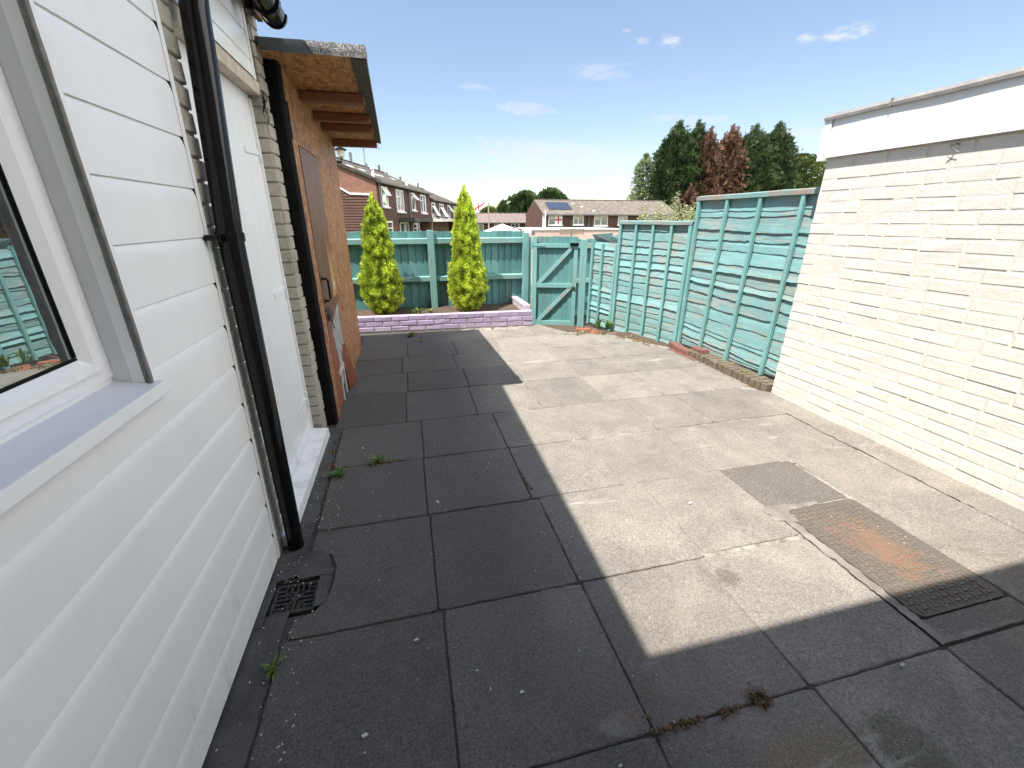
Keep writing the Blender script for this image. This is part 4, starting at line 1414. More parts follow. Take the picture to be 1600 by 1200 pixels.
# ============================================================ PLANTER
pl = thing('planter', 'low lilac painted brick planter in front of the back fence', 'planter', (0.5, 5.95, 0.0))
Fq = frame(-1.42, 6.030, 2.407, -0.119)
Lq = 3.155
mb = MB()
bricks(mb, Fq, Lq, 3, seed=41, headers=0.05, depth=0.010, bl=0.232, ch=0.072, j=0.013, jit=0.004, thick=0.085)
mb.build('brick_front', M['lilac_brick'], pl)
mb = MB()
mb.box(0.0, Lq - .005, .0, .08, -.1, .212, T=Fq)
mb.build('mortar', M['mortar_lilac'], pl)
Fr_ = Matrix(((0, 1, 0, 1.635), (-1, 0, 0, 6.86), (0, 0, 1, 0), (0, 0, 0, 1)))
mb = MB()
bricks(mb, Fr_, .90, 4, seed=43, headers=0.1, depth=0.005, bl=0.228, ch=0.072, j=0.012, jit=0.003, thick=0.090)
mb.build('brick_return', M['lilac_top'], pl)
mb = MB()
mb.box(1.64, 1.72, 5.955, 6.855, -.17, .279)
mb.build('return_mortar', M['mortar_lilac'], pl)
mb = MB()
for i in range(60):
    for k in range(16):
        x0, x1 = -1.45 + 3.08 * i / 60, -1.45 + 3.08 * (i + 1) / 60
        y0, y1 = 6.03 + .80 * k / 16, 6.03 + .80 * (k + 1) / 16
        def hz(x, y):
            return .172 + .022 * noise.noise(Vector((x * 6, y * 6, 0))) + .014 * noise.noise(Vector((x * 22, y * 22, 2)))
        mb.quad((x0, y0, hz(x0, y0)), (x1, y0, hz(x1, y0)), (x1, y1, hz(x1, y1)), (x0, y1, hz(x0, y1)))
so = mb.build('planter_soil', M['soil'], smooth=True, loc=(0.1, 6.4, 0.17))
so['kind'] = 'structure'

# ============================================================ BACK FENCE
fb = thing('board_fence', 'long teal close-boarded fence with rails, behind the two golden conifers', 'fence', (0.4, 6.75, 0.0))
FY = 6.75
rr = random.Random(77)
for (xa, xb) in ((-2.75, -1.42), (-1.42, 0.38), (0.38, 1.83)):
    mb = MB()
    x = xa
    while x < xb - .01:
        w = rr.uniform(.098, .112)
        x2 = min(x + w, xb)
        zt_ = 1.288 + rr.uniform(-.008, .006) + (.012 if xa < -1.5 else 0)
        mb.cur = rr.uniform(.72, 1.12)
        tw = rr.uniform(-.003, .003)
        mb.hexa([(x + .001, FY + .001 + tw, .05), (x2 + .012, FY + .016, .05), (x2 + .012, FY + .022, .05), (x + .001, FY + .016 + tw, .05),
                 (x + .001, FY + .001 - tw, zt_), (x2 + .012, FY + .016, zt_ - rr.uniform(0, .006)), (x2 + .012, FY + .022, zt_), (x + .001, FY + .016 - tw, zt_)])
        x = x2
    mb.build('boards', M['fence'], fb)
    for (za, zb_) in ((1.115, 1.195), (.572, .645)):
        mb = MB()
        mb.hexa([(xa, FY - .066, za), (xb, FY - .066, za), (xb, FY + .001, za), (xa, FY + .001, za),
                 (xa, FY - .070, zb_ - .012), (xb, FY - .070, zb_ - .012), (xb, FY + .001, zb_), (xa, FY + .001, zb_)])
        mb.build('rail', M['fence_top'], fb)
for (x, w, top) in ((-1.42, .095, 1.30), (.385, .098, 1.305)):
    mb = MB()
    mb.bbox(x - w / 2, x + w / 2, FY - .10, FY - .001, .0, top, .006)
    mb.build('post', M['post'], fb)
mb = MB()
mb.bbox(1.795, 1.885, 6.64, 6.735, -.2, 1.262, .005)
mb.bbox(1.8852, 1.932, 6.66, 6.72, -.2, 1.20, .004)
mb.build('gate_post', M['post'], fb)
# short bay beyond the gate
fc = thing('short_fence', 'narrow shaded teal fence bay between the gate post and the broken panel', 'fence', (2.85, 6.62, -0.15))
mb = MB()
x = 2.62
while x < 3.3:
    mb.cur = rr.uniform(.75, 1.05)
    mb.hexa([(x, 6.66, -.16), (x + .11, 6.668, -.16), (x + .11, 6.675, -.16), (x, 6.675, -.16), (x, 6.66, 1.16), (x + .11, 6.668, 1.16), (x + .11, 6.675, 1.16), (x, 6.675, 1.16)])
    x += .10
mb.build('boards', M['fence'], fc)
for (za, zb_) in ((1.02, 1.09), (.48, .54), (-.06, .01)):
    mb = MB()
    mb.bbox(2.64, 3.3, 6.60, 6.659, za, zb_, .004)
    mb.build('rail', M['fence_top'], fc)

# ============================================================ GATE
gt_ = thing('garden_gate', 'teal ledged and braced garden gate right of the planter', 'gate', (2.2, 6.4, -0.14))
Fg2 = frame(1.905, 6.515, .63, -.235, 0)
GL = .692
mb = MB(Fg2)
x = .0
k = 0
while x < GL - .02:
    w = .081
    mb.cur = rr.uniform(.8, 1.1)
    mb.hexa([(x, .030, -.12), (min(x + w + .008, GL), .040, -.12), (min(x + w + .008, GL), .046, -.12), (x, .044, -.12),
             (x, .030, 1.212 + rr.uniform(-.006, .004)), (min(x + w + .008, GL), .040, 1.208), (min(x + w + .008, GL), .046, 1.208), (x, .044, 1.21)])
    x += w
mb.build('boards', M['fence'], gt_)
for (a, b, top) in ((.0, .072, 1.200), (GL - .060, GL, 1.115)):
    mb = MB(Fg2)
    mb.bbox(a, b, -.012, .0295, -.15, top, .003)
    mb.build('stile', M['post'], gt_)
for (za, zb_) in ((1.050, 1.112), (.452, .520), (-.145, -.075)):
    mb = MB(Fg2)
    mb.bbox(.0722, GL - .0602, -.010, .0292, za, zb_, .003)
    mb.build('rail', M['post'], gt_)
for (z0, z1) in ((-.072, .448), (.524, 1.046)):
    mb = MB(Fg2)
    mb.hexa([(.074, -.006, z0), (.150, -.006, z0), (.150, .0288, z0), (.074, .0288, z0),
             (.552, -.006, z1), (.628, -.006, z1), (.628, .0288, z1), (.552, .0288, z1)])
    mb.build('brace', M['fence_top'], gt_)
mb = MB(Fg2)
mb.bbox(-.02, .20, -.017, -.0125, 1.07, 1.095, .001)
mb.bbox(-.02, .0, -.02, .0, 1.03, 1.13, .002)
mb.build('hinge', M['post'], gt_)
mb = MB(Fg2)
mb.bbox(GL - .125, GL + .01, -.040, -.0125, 1.082, 1.122, .004)
mb.build('latch', M['black_plastic'], gt_)
mb = MB(Fg2)
mb.bbox(GL - .075, GL - .015, -.030, -.0125, .435, .475, .004)
mb.build('bolt', M['steel'], gt_)
gp = MB()
gp.bbox(2.585, 2.685, 6.17, 6.27, -.25, 1.175, .006, T=Matrix.Translation((2.64, 6.22, 0)) @ Matrix.Rotation(-.35, 4, 'Z') @ Matrix.Rotation(-.012, 4, 'Y') @ Matrix.Translation((-2.64, -6.22, 0)))
tag(gp.build('gate_post', M['post'], loc=(2.63, 6.22, -.2)), 'square teal post on the latch side of the garden gate', 'post')


# ============================================================ LAP PANELS
def lap_panel(parent, A, B, zA, zB, zt, battens, seed, top_battens=None, broken=(), pitch=.098, cap=True):
    """A far end, B near end (x,y); yard side is local -y"""
    rr = random.Random(seed)
    d = Vector((B[0] - A[0], B[1] - A[1]))
    L = d.length
    F = frame(A[0], A[1], d.x, d.y)
    # frame(): local y is left of u, which must point away from the yard (+x)
    n = int((zt - min(zA, zB)) / pitch)
    z = zt - .035
    k = 0
    mb = MB(F)
    while z > min(zA, zB) + .02:
        zl = z - pitch * rr.choice((.55, .85, .95, 1.0, 1.05, 1.15, 1.35))
        hi = z + .02
        ph = rr.uniform(0, 50)
        bul = rr.choice((-.004, -.002, .0, .003, .008, .012))
        m = max(12, int(L / .022))
        hole = None
        if k in broken:
            hole = broken[k] if isinstance(broken, dict) else None
        mb.cur = rr.uniform(.78, 1.12)
        pv = None
        slope = rr.uniform(-.016, .016)
        jag = rr.random() < .35
        sag = rr.choice((0, 0, .004, .008, .012))
        for i in range(m + 1):
            t = i / m
            x = L * t
            wav = .010 * noise.noise(Vector((x * 2.0, ph, 0))) + .007 * noise.noise(Vector((x * 8, ph, 1))) + .0035 * noise.noise(Vector((x * 27, ph, 2)))
            if jag:
                wav += .010 * max(0, noise.noise(Vector((x * 22, ph, 4))))
            bay = int(x / .43)
            lo = zl + slope * (t - .5) + wav + .016 * noise.noise(Vector((bay * 3.7, ph, 11))) - sag * abs(math.sin(math.pi * x / .43))
            zbt = zA + (zB - zA) * t
            lo = max(lo, zbt)
            top = hi
            if top < zbt + .004:
                pv = None
                continue
            if i % 7 == 0:
                pass
            cup = .0035 * noise.noise(Vector((x * 1.6, ph, 9)))
            fl = -.017 - bul - .004 * noise.noise(Vector((x * 5, ph, 6)))
            mid = (lo + top) / 2
            row = [mb.vert((x, -.003, top)), mb.vert((x, -.012 + cup, mid)), mb.vert((x, fl, lo + .004)), mb.vert((x, fl + .003, lo)), mb.vert((x, fl + .009, lo)), mb.vert((x, .004 + cup, mid)), mb.vert((x, .004, top))]
            if pv:
                for j in range(6):
                    mb.face((pv[j], row[j], row[j + 1], pv[j + 1]))
            pv = row
        z = zl
        k += 1
    mb.build('slats', M['lap'], parent, smooth=False, normals=False)
    for bi, s in enumerate(battens):
        s2 = (top_battens or battens)[bi]
        w = .034 if 0 < bi < len(battens) - 1 else .042
        s_, s2_ = min(max(s, w / 2), L - w / 2), min(max(s2, w / 2), L - w / 2)
        zb_ = zA + (zB - zA) * s / L - .012
        mb = MB(F)
        mb.hexa([(s_ - w / 2, -.056, zb_), (s_ + w / 2, -.056, zb_), (s_ + w / 2, -.030, zb_), (s_ - w / 2, -.030, zb_),
                 (s2_ - w / 2, -.052, zt - .034), (s2_ + w / 2, -.052, zt - .034), (s2_ + w / 2, -.024, zt - .034), (s2_ - w / 2, -.024, zt - .034)])
        mb.build('batten', M['post'], parent)
    if cap:
        mb = MB(F)
        m = 20
        pv = None
        for i in range(m + 1):
            x = -.01 + (L + .02) * i / m
            w = .004 * noise.noise(Vector((x * 4, seed, 0)))
            row = [mb.vert((x, -.058, zt - .032 + w)), mb.vert((x, -.060, zt + .004 + w)), mb.vert((x, -.02, zt + .014 + w)), mb.vert((x, .02, zt + .006 + w)), mb.vert((x, .018, zt - .032 + w))]
            if pv:
                for j in range(5):
                    q = (j + 1) % 5
                    mb.face((pv[j], row[j], row[q], pv[q]))
            pv = row
        mb.build('capping', M['cap'], parent)
    return F, L


p1 = thing('fence_panel', 'tallest teal waney lap fence panel, next to the white brick outbuilding', 'fence panel', (3.21, 3.5, 0.0), 'teal lap fence panels')
lap_panel(p1, (3.205, 4.405), (3.225, 2.56), .035, .115, 1.672, [.02, .41, .83, 1.30, 1.82], 5, [.02, .46, .885, 1.335, 1.82],
          {2: (.43, .52, .05), 3: (.56, .62, .03), 10: (.58, .66, .045), 11: (.55, .64, .05), 8: (.25, .30, .05)})
p2 = thing('fence_panel', 'middle teal waney lap fence panel, lower than the panel by the brick wall', 'fence panel', (3.0, 4.9, 0.0), 'teal lap fence panels')
lap_panel(p2, (2.86, 5.53), (3.205, 4.455), -.075, -.02, 1.425, [.02, .30, .575, .85, 1.11], 8, None,
          {4: (.78, .90, .06), 5: (.12, .2, .04), 8: (.83, .9, .04)}, pitch=.085)
p3 = thing('fence_panel', 'shortest teal waney lap fence panel with a broken top, beside the garden gate', 'fence panel', (2.77, 5.85, 0.0), 'teal lap fence panels')
lap_panel(p3, (2.762, 6.16), (2.872, 5.56), -.07, -.07, 1.16, [.02, .27, .585], 12, None, {3: (.5, .8, .05), 5: (.2, .5, .04)}, pitch=.08, cap=False)
mb = MB()
a, b, c, d = at(926, 366, 6.1), at(957, 364, 5.9), at(963, 382, 5.9), at(938, 384, 6.1)
mb.hexa([tuple(a), tuple(b), tuple(b + Vector((.0, .03, 0))), tuple(a + Vector((0, .03, 0))), tuple(d), tuple(c), tuple(c + Vector((0, .03, 0))), tuple(d + Vector((0, .03, 0)))])
a, b, c, d = at(955, 369, 5.85), at(975, 364, 5.7), at(975, 376, 5.7), at(960, 384, 5.85)
mb.hexa([tuple(a), tuple(b), tuple(b + Vector((.0, .02, 0))), tuple(a + Vector((0, .02, 0))), tuple(d), tuple(c), tuple(c + Vector((0, .02, 0))), tuple(d + Vector((0, .02, 0)))])
mb.build('broken_slat', M['lap'], p3)

# ============================================================ BRICK EDGING AND LOOSE BRICKS
eg = MB()
rr = random.Random(15)
y = 2.87
while y < 3.98:
    w = .068
    T = Matrix.Translation((3.115 + rr.uniform(-.006, .006), y + w / 2, .02)) @ Matrix.Rotation(rr.uniform(-.03, .03), 4, 'Z') @ Matrix.Rotation(rr.uniform(-.03, .03), 4, 'Y')
    eg.cur = rr.uniform(.8, 1.1)
    eg.bbox(-.085, .085, -w / 2 + .004, w / 2 - .004, -.06, .052, .006, T=T)
    y += w + .004
tag(eg.build('brick_edging', M['brick_edge'], loc=(3.115, 3.4, 0)), 'row of weathered edging bricks set on edge below the tall fence panel', 'edging')


def loose_brick(x, y, z, rz, mat, label, ry=0.0, sx=.215, sy=.10, sz=.062, group='loose bricks by the fence'):
    mb = MB()
    T = Matrix.Translation((x, y, z)) @ Matrix.Rotation(rz, 4, 'Z') @ Matrix.Rotation(ry, 4, 'Y')
    mb.bbox(-sx / 2, sx / 2, -sy / 2, sy / 2, 0, sz, .005, T=T)
    return tag(mb.build('brick', mat, loc=(x, y, z)), label, 'brick', group)


loose_brick(3.075, 4.30, .0, 1.35, M['brick_brown'], 'brown brick at the far end of the edging, against the fence panel joint')
loose_brick(3.055, 4.09, .0, 1.72, M['brick_brown'], 'middle brown brick of three lying below the fence panel joint')
loose_brick(3.125, 3.93, .045, 1.45, M['brick_brown'], 'nearest brown brick, resting up on the end of the edging row', .06)
loose_brick(3.02, 4.17, -.052, 1.5, M['brick_brown'], 'flush reddish brick in the broken patio edge beside the brown bricks')
loose_brick(3.03, 3.94, -.054, 1.6, M['brick_brown'], 'flush reddish brick where the edging row begins')
loose_brick(2.40, 5.55, -.075, -.35, M['brick_red'], 'bright red brick nearest to the gate post', 0, .20)
loose_brick(2.47, 5.30, -.060, .9, M['brick_red'], 'orange red brick at the corner of the paving below the broken fence panel')
loose_brick(2.30, 5.42, -.085, .6, M['brick_edge'], 'grey brown half buried brick in front of the red bricks')
loose_brick(2.66, 5.20, -.07, .2, M['brick_edge'], 'worn brown brick half buried at the foot of the middle fence panel')
loose_brick(2.56, 5.11, -.075, .1, M['brick_edge'], 'flat worn brick at the paving edge below the middle fence panel')


# ============================================================ PLANTS
def spray(mb, c, d, s, rr, n=3, w=.28):
    """a fan of narrow leaf blades from point c in direction d"""
    d = d.normalized()
    a = Vector((rr.uniform(-1, 1), rr.uniform(-1, 1), rr.uniform(-1, 1)))
    u = d.cross(a)
    if u.length < 1e-4:
        return
    u.normalize()
    for k in range(n):
        ang = (k - (n - 1) / 2) * .62
        dd = (d * math.cos(ang) + u * math.sin(ang)).normalized()
        side = dd.cross(u.cross(d)).normalized() if False else (u * math.cos(ang) - d * math.sin(ang)).normalized()
        L = s * rr.uniform(.7, 1.15)
        ww = s * w
        mid = c + dd * L * .55
        mb.face((mb.vert(c), mb.vert(mid + side * ww * .5), mb.vert(c + dd * L), mb.vert(mid - side * ww * .5)))


def lump(v, f, seed):
    return noise.noise(Vector((v.x * f + seed * 3.1, v.y * f - seed, v.z * f + seed)))


PEAR = [(0, .42), (.05, .70), (.12, .93), (.22, 1.02), (.32, .98), (.40, .80), (.48, .66), (.64, .63), (.77, .52), (.88, .36), (.95, .18), (1, .02)]


def prof(tab, t):
    for k in range(len(tab) - 1):
        if t <= tab[k + 1][0]:
            a, b = tab[k], tab[k + 1]
            return a[1] + (b[1] - a[1]) * (t - a[0]) / (b[0] - a[0])
    return tab[-1][1]


def bush_tree(name, label, cat, base, H, Rm, tab, n, s, mats, seed, up=.9, jitter=.22, lumpf=3.0, inner=None, trunk_h=.12, trunk_r=.03, group=None, depth=.5, lean_=(0, 0), gaps=0.0, droop=0.0, tips=0, w=.28, fan=3):
    rr = random.Random(seed)
    base = Vector(base)
    t_ = thing(name, label, cat, base, group)
    mb = MB()
    for i in range(n):
        for _ in range(6):
            t = rr.random()
            if rr.random() < prof(tab, t) + .12:
                break
        a = rr.uniform(0, 2 * math.pi)
        r0 = prof(tab, t) * Rm
        dirv = Vector((math.cos(a), math.sin(a), 0))
        q = Vector((dirv.x * Rm, dirv.y * Rm, t * H))
        lm = lump(q, lumpf / Rm * .35, seed)
        r1 = r0 * (1 + jitter * 1.6 * lm)
        if gaps and lump(q, lumpf / Rm * .6, seed + 5) > (1 - gaps) * .55:
            continue
        k = rr.random() ** depth
        r = r1 * (.45 + .55 * k) if inner else r1 * k
        p = base + dirv * r + Vector((lean_[0] * t, lean_[1] * t, t * H))
        d = dirv * (1.0 if t < .92 else .3) + Vector((rr.uniform(-.4, .4), rr.uniform(-.4, .4), up + rr.uniform(-.3, .4) - droop))
        mb.cur = min(1, max(0, .5 + .9 * lm + rr.uniform(-.3, .3)))
        spray(mb, p, d, s * rr.uniform(.7, 1.3), rr, fan, w)
    for i in range(tips):
        t = rr.uniform(.62, 1.0)
        a = rr.uniform(0, 2 * math.pi)
        r = prof(tab, t) * Rm * rr.random()
        p = base + Vector((math.cos(a) * r, math.sin(a) * r, t * H))
        mb.cur = rr.uniform(.4, .9)
        for q in range(4):
            spray(mb, p + Vector((0, 0, q * s * .6)), Vector((rr.uniform(-.25, .25), rr.uniform(-.25, .25), 1)), s, rr, fan, w)
    mb.build('crown', mats[0], t_, normals=False)
    if inner:
        mb = MB()
        rings = []
        for k in range(15):
            t = .02 + .94 * k / 14
            r = prof(tab, t) * Rm * .62
            row = []
            for j in range(14):
                a = 2 * math.pi * j / 14
                q = Vector((math.cos(a) * Rm, math.sin(a) * Rm, t * H))
                rj = r * (1 + .35 * lump(q, 2.5 / Rm, seed + 9))
                row.append(mb.vert(base + Vector((math.cos(a) * rj + lean_[0] * t, math.sin(a) * rj + lean_[1] * t, t * H))))
            rings.append(row)
        for k in range(14):
            for j in range(14):
                mb.face((rings[k][j], rings[k][(j + 1) % 14], rings[k + 1][(j + 1) % 14], rings[k + 1][j]))
        mb.build('inner_twigs', inner, t_)
    mb = MB()
    mb.tube([base + Vector((0, 0, -trunk_h)), base + Vector((lean_[0] * .3, lean_[1] * .3, H * .35)), base + Vector((lean_[0] * .8, lean_[1] * .8, H * .8))], [trunk_r, trunk_r * .7, trunk_r * .25], 8)
    mb.build('trunk', M['bark'], t_)
    return t_


bush_tree('golden_conifer', 'shorter greener golden conifer in the planter, the one nearer to the chipboard shed', 'conifer', (-.365, 6.40, .185), 1.54, .285, PEAR, 17000, .031, [M['green_gold_leaf']], 3, inner=M['gold_inner'], group='golden conifers in the planter', tips=90, lumpf=9, jitter=.22, w=.30, gaps=.06, up=1.6)
bush_tree('golden_conifer', 'taller golden conifer nearer to the gate, right of the middle fence post', 'conifer', (.865, 6.37, .17), 1.665, .28, PEAR, 18500, .031, [M['gold_leaf']], 8, inner=M['gold_inner'], group='golden conifers in the planter', tips=90, lumpf=9, jitter=.20, w=.30, gaps=.04, up=1.6)


def weed(x, y, z, s, n, label, seed, mat='weed', name='weed', cat='weed', up=.8):
    rr = random.Random(seed)
    mb = MB()
    for i in range(n):
        a = rr.uniform(0, 6.28)
        d = Vector((math.cos(a), math.sin(a), rr.uniform(.2, 1.4) * up)).normalized()
        L = s * rr.uniform(.5, 1.1)
        w = L * rr.uniform(.05, .09)
        u = d.cross(Vector((0, 0, 1))).normalized()
        p0 = Vector((x + rr.uniform(-.02, .02) * s * 10, y + rr.uniform(-.015, .015) * s * 10, z))
        p1 = p0 + d * L * .5 + Vector((0, 0, L * .15))
        p2 = p0 + d * L + Vector((0, 0, -L * .05))
        mb.cur = rr.random()
        mb.face((mb.vert(p0 - u * w * .5), mb.vert(p0 + u * w * .5), mb.vert(p1 + u * w), mb.vert(p1 - u * w)))
        mb.face((mb.vert(p1 - u * w), mb.vert(p1 + u * w), mb.vert(p2)))
    return tag(mb.build(name, M[mat], loc=(x, y, z), normals=False), label, cat)


weed(-.02, 5.62, 0, .11, 46, 'leafy green weed growing from the paving in front of the planter', 1)
weed(.10, 5.32, 0, .07, 12, 'tiny weed sprig in a paving joint just short of the planter', 2)
weed(-.28, 2.47, 0, .075, 60, 'small tuft of green grass in the slab joint before the shed door', 3)
weed(-.50, 2.37, 0, .075, 46, 'green grass tuft beside the white door threshold', 4)
weed(-.565, 1.165, 0, .05, 22, 'tiny green seedling in the joint by the white boarding', 5)
weed(2.74, 5.45, -.02, .16, 26, 'upright green weed at the foot of the lap fence near the gate', 6, up=2.5)
weed(2.66, 5.62, -.03, .20, 18, 'thin weed stem standing against the broken lap panel', 16, up=3.5)
weed(3.10, 3.22, .06, .045, 50, 'low green weed on the edging bricks near the white wall', 7)
weed(.10, 6.22, .18, .13, 70, 'patch of green weeds in the planter between the conifers', 8)
weed(.28, 6.30, .18, .10, 40, 'small weed at the foot of the middle fence post', 9)
weed(1.12, 5.80, .0, .05, 30, 'small pale weed at the foot of the planter near its corner', 12)
weed(2.30, 5.38, -.06, .10, 60, 'dry grass clump beside the half buried brick by the gate', 13, 'dry')

# litter, moss and flakes: uncountable
mb = MB()
rr = random.Random(91)
for i in range(300):
    if i < 150:
        x, y = rr.uniform(-.66, -.45), rr.uniform(.5, 2.4)
    elif i < 260:
        x, y = rr.uniform(-.6, 1.2), rr.uniform(.2, 3.4)
    else:
        x, y = rr.uniform(-.6, 2.8), rr.uniform(.3, 5.5)
    s = rr.uniform(.001, .0032)
    if i in (200, 210, 220, 230):
        s = .009
    a = rr.uniform(0, 3.14)
    u = Vector((math.cos(a), math.sin(a), 0)) * s * rr.uniform(1, 2.2)
    v = Vector((-math.sin(a), math.cos(a), 0)) * s
    c = Vector((x, y, .005))
    mb.prism([c - u, c - v * .8, c + u, c + v], (0, 0, .0025))
for (px, py, s) in ((-.08, 1.16, .010), (.25, .89, .008), (-.24, .88, .011), (.47, .63, .006), (1.56, .665, .010), (1.40, 1.63, .014)):
    c = Vector((px, py, .005))
    mb.prism([c + Vector((s, 0, 0)), c + Vector((s * .3, s * .7, 0)), c + Vector((-s, s * .3, 0)), c + Vector((-s * .6, -s * .5, 0)), c + Vector((s * .2, -s * .3, 0))], (0, 0, .003))
o = mb.build('litter', M['paint_flake'], loc=(0, 0, 0))
o['kind'] = 'stuff'
tag(o, 'small pale flakes and grit scattered over the paving', 'litter')
mb = MB()
rr = random.Random(92)


def moss_line(a, b, n, w, s):
    for i in range(n):
        t = rr.random()
        x, y = a[0] + (b[0] - a[0]) * t + rr.gauss(0, w), a[1] + (b[1] - a[1]) * t + rr.gauss(0, w)
        if noise.noise(Vector((x * 9, y * 9, 0))) < -.05:
            continue
        d = Vector((rr.uniform(-1, 1), rr.uniform(-1, 1), rr.uniform(.2, 1)))
        mb.cur = rr.random()
        spray(mb, Vector((x, y, .001)), d, s * rr.uniform(.5, 1.3), rr, 2, .35)


moss_line((.60, .685), (1.10, .68), 420, .006, .014)
moss_line((.97, .69), (1.06, .68), 260, .016, .017)
moss_line((-.5, 2.46), (-.02, 2.46), 500, .006, .012)
moss_line((-.56, 2.46), (-.58, 2.85), 500, .012, .012)
moss_line((.57, 2.2), (.59, 1.95), 220, .004, .010)
moss_line((.03, .70), (.03, .2), 60, .004, .010)
moss_line((.60, .93), (.61, .72), 120, .006, .012)
moss_line((-.66, .6), (-.575, 2.3), 300, .03, .008)
moss_line((2.0, 5.2), (2.6, 5.2), 300, .03, .02)
moss_line((2.35, 5.30), (2.6, 5.15), 500, .04, .02)
moss_line((3.02, 2.95), (3.04, 4.3), 360, .02, .014)
moss_line((2.9, 4.45), (2.7, 5.0), 500, .05, .018)
moss_line((3.14, 3.0), (3.18, 4.3), 500, .03, .025)
moss_line((.8, 6.45), (1.6, 6.6), 700, .12, .03)
moss_line((.2, 6.2), (1.6, 6.15), 500, .05, .025)
o = mb.build('moss_and_litter', M['dry'], loc=(0, 0, 0), normals=False)
o['kind'] = 'stuff'
tag(o, 'brown moss and dry plant litter lying in the paving joints', 'moss')

# ============================================================ BEYOND THE FENCE
def put_window(parent, F, s0, s1, z0, z1, n=2, open_=None, name='window', proud=.02, sillw=.12, hung=None):
    mb = MB(F)
    w = .10
    mb.box(s0, s1, -proud, -.001, z0, z0 + w)
    mb.box(s0, s1, -proud, -.001, z1 - w, z1)
    mb.box(s0, s0 + w, -proud, -.001, z0 + w, z1 - w)
    mb.box(s1 - w, s1, -proud, -.001, z0 + w, z1 - w)
    for k in range(1, n):
        x = s0 + (s1 - s0) * k / n
        mb.box(x - w / 2, x + w / 2, -proud, -.001, z0 + w, z1 - w)
    hz_ = z0 + (z1 - z0) * .68
    mb.box(s0 + w, s0 + (s1 - s0) / n - w / 2, -proud, -.001, hz_ - .03, hz_ + .03)
    mb.box(s0 - .06, s1 + .06, -proud - sillw, -.001, z0 - .10, z0)
    if open_:
        a, b, c, d, out = open_
        mb.hexa([(a, -proud - out, c), (b, -proud - out, c), (b, -proud - out + .04, c), (a, -proud - out + .04, c), (a, -proud - .01, d), (b, -proud - .01, d), (b, -proud, d), (a, -proud, d)])
    o = mb.build(name, M['white_far'], parent)
    mb = MB(F)
    mb.quad((s0 + w, -.008, z0 + w), (s1 - w, -.008, z0 + w), (s1 - w, -.008, z1 - w), (s0 + w, -.008, z1 - w))
    mb.build('pane', M['glass_far'], o)
    return o


def uvq(mb, a, b, c, d, L, Hh):
    mb.quad(a, b, c, d, uv=[(0, 0), (L, 0), (L, Hh), (0, Hh)])


def dwelling(label, F, s0, s1, D, zg, ze, zr, wallmat, tile, group, over=.25, verge=.0, cat='house', name='terraced_house', gable_near=None):
    o = F @ Vector(((s0 + s1) / 2, D / 2, zg))
    t_ = thing(name, label, cat, o, group)
    mb = MB(F)
    L = s1 - s0
    Hh = ze - zg
    uvq(mb, (s0, 0, zg), (s1, 0, zg), (s1, 0, ze), (s0, 0, ze), L, Hh)
    uvq(mb, (s1, D, zg), (s0, D, zg), (s0, D, ze), (s1, D, ze), L, Hh)
    for s in (s0, s1):
        mb.poly([(s, 0, zg), (s, D, zg), (s, D, ze), (s, D / 2, zr - .06), (s, 0, ze)], uv=[(0, 0), (D, 0), (D, Hh), (D / 2, Hh + zr - ze), (0, Hh)])
    mb.build('wall', wallmat, t_, normals=False)
    mb = MB(F)
    sl = math.hypot(D / 2 + over, zr - ze)
    dz = (zr - ze) / (D / 2) * over
    th = .14
    for sgn in (0, 1):
        yA = -over if sgn == 0 else D + over
        A, B = (s0 - verge, yA, ze - dz + .02), (s1 + (verge if verge else 0), yA, ze - dz + .02)
        C_, D_ = (s1 + (verge if verge else 0), D / 2, zr + .02), (s0 - verge, D / 2, zr + .02)
        uvq(mb, A, B, C_, D_, L, sl)
        dn = Vector((0, 0, -th))
        uvq(mb, tuple(Vector(A) + dn), tuple(Vector(B) + dn), tuple(Vector(C_) + dn), tuple(Vector(D_) + dn), L, sl)
        uvq(mb, A, B, tuple(Vector(B) + dn), tuple(Vector(A) + dn), L, th)
        uvq(mb, B, C_, tuple(Vector(C_) + dn), tuple(Vector(B) + dn), sl, th)
        uvq(mb, A, D_, tuple(Vector(D_) + dn), tuple(Vector(A) + dn), sl, th)
    rf_ = mb.build('roof', tile, t_, normals=False)
    mb = MB(F)
    mb.tube([(s0 - verge, D / 2, zr + .03), (s1 + verge, D / 2, zr + .03)], .09, 6)
    mb.build('ridge', tile, rf_)
    mb = MB(F)
    zf = ze - dz
    mb.box(s0, s1, -over - .10, -over - .01, zf - .10, zf - .01)
    mb.build('gutter', M['grey_far'], t_)
    return t_, rf_


# ---- left terrace
FL = frame(-1.42, 31.0, .284, .959)
G1 = 'brown terraced houses beyond the back fence'
ZG = -2.76
ta, tar = dwelling('nearest brown terraced house with orange brick gable and hung boards, rising behind the left conifer', FL, 0, 7.2, 8.4, ZG, 3.86, 5.55, M['brick_dark'], M['tile_left'], G1, over=.3)
tb, tbr = dwelling('second brown terraced house of the row, with an aerial on its roof', FL, 7.2, 14.7, 8.4, ZG, 3.86, 5.55, M['brick_dark'], M['tile_left'], G1, over=.3)
FL2 = frame(-1.42 + .284 * 14.7, 31 + .959 * 14.7, .284, .959)
tc, tcr = dwelling('third brown terraced house, where the roof line steps down', FL2, 0, 7.6, 8.4, ZG, 3.42, 5.05, M['brick_dark'], M['tile_left'], G1, over=.3)
td, tdr = dwelling('farthest brown terraced house of the row, partly behind the right conifer', FL2, 7.6, 15.4, 8.4, ZG, 3.42, 5.05, M['brick_dark'], M['tile_left'], G1, over=.3)


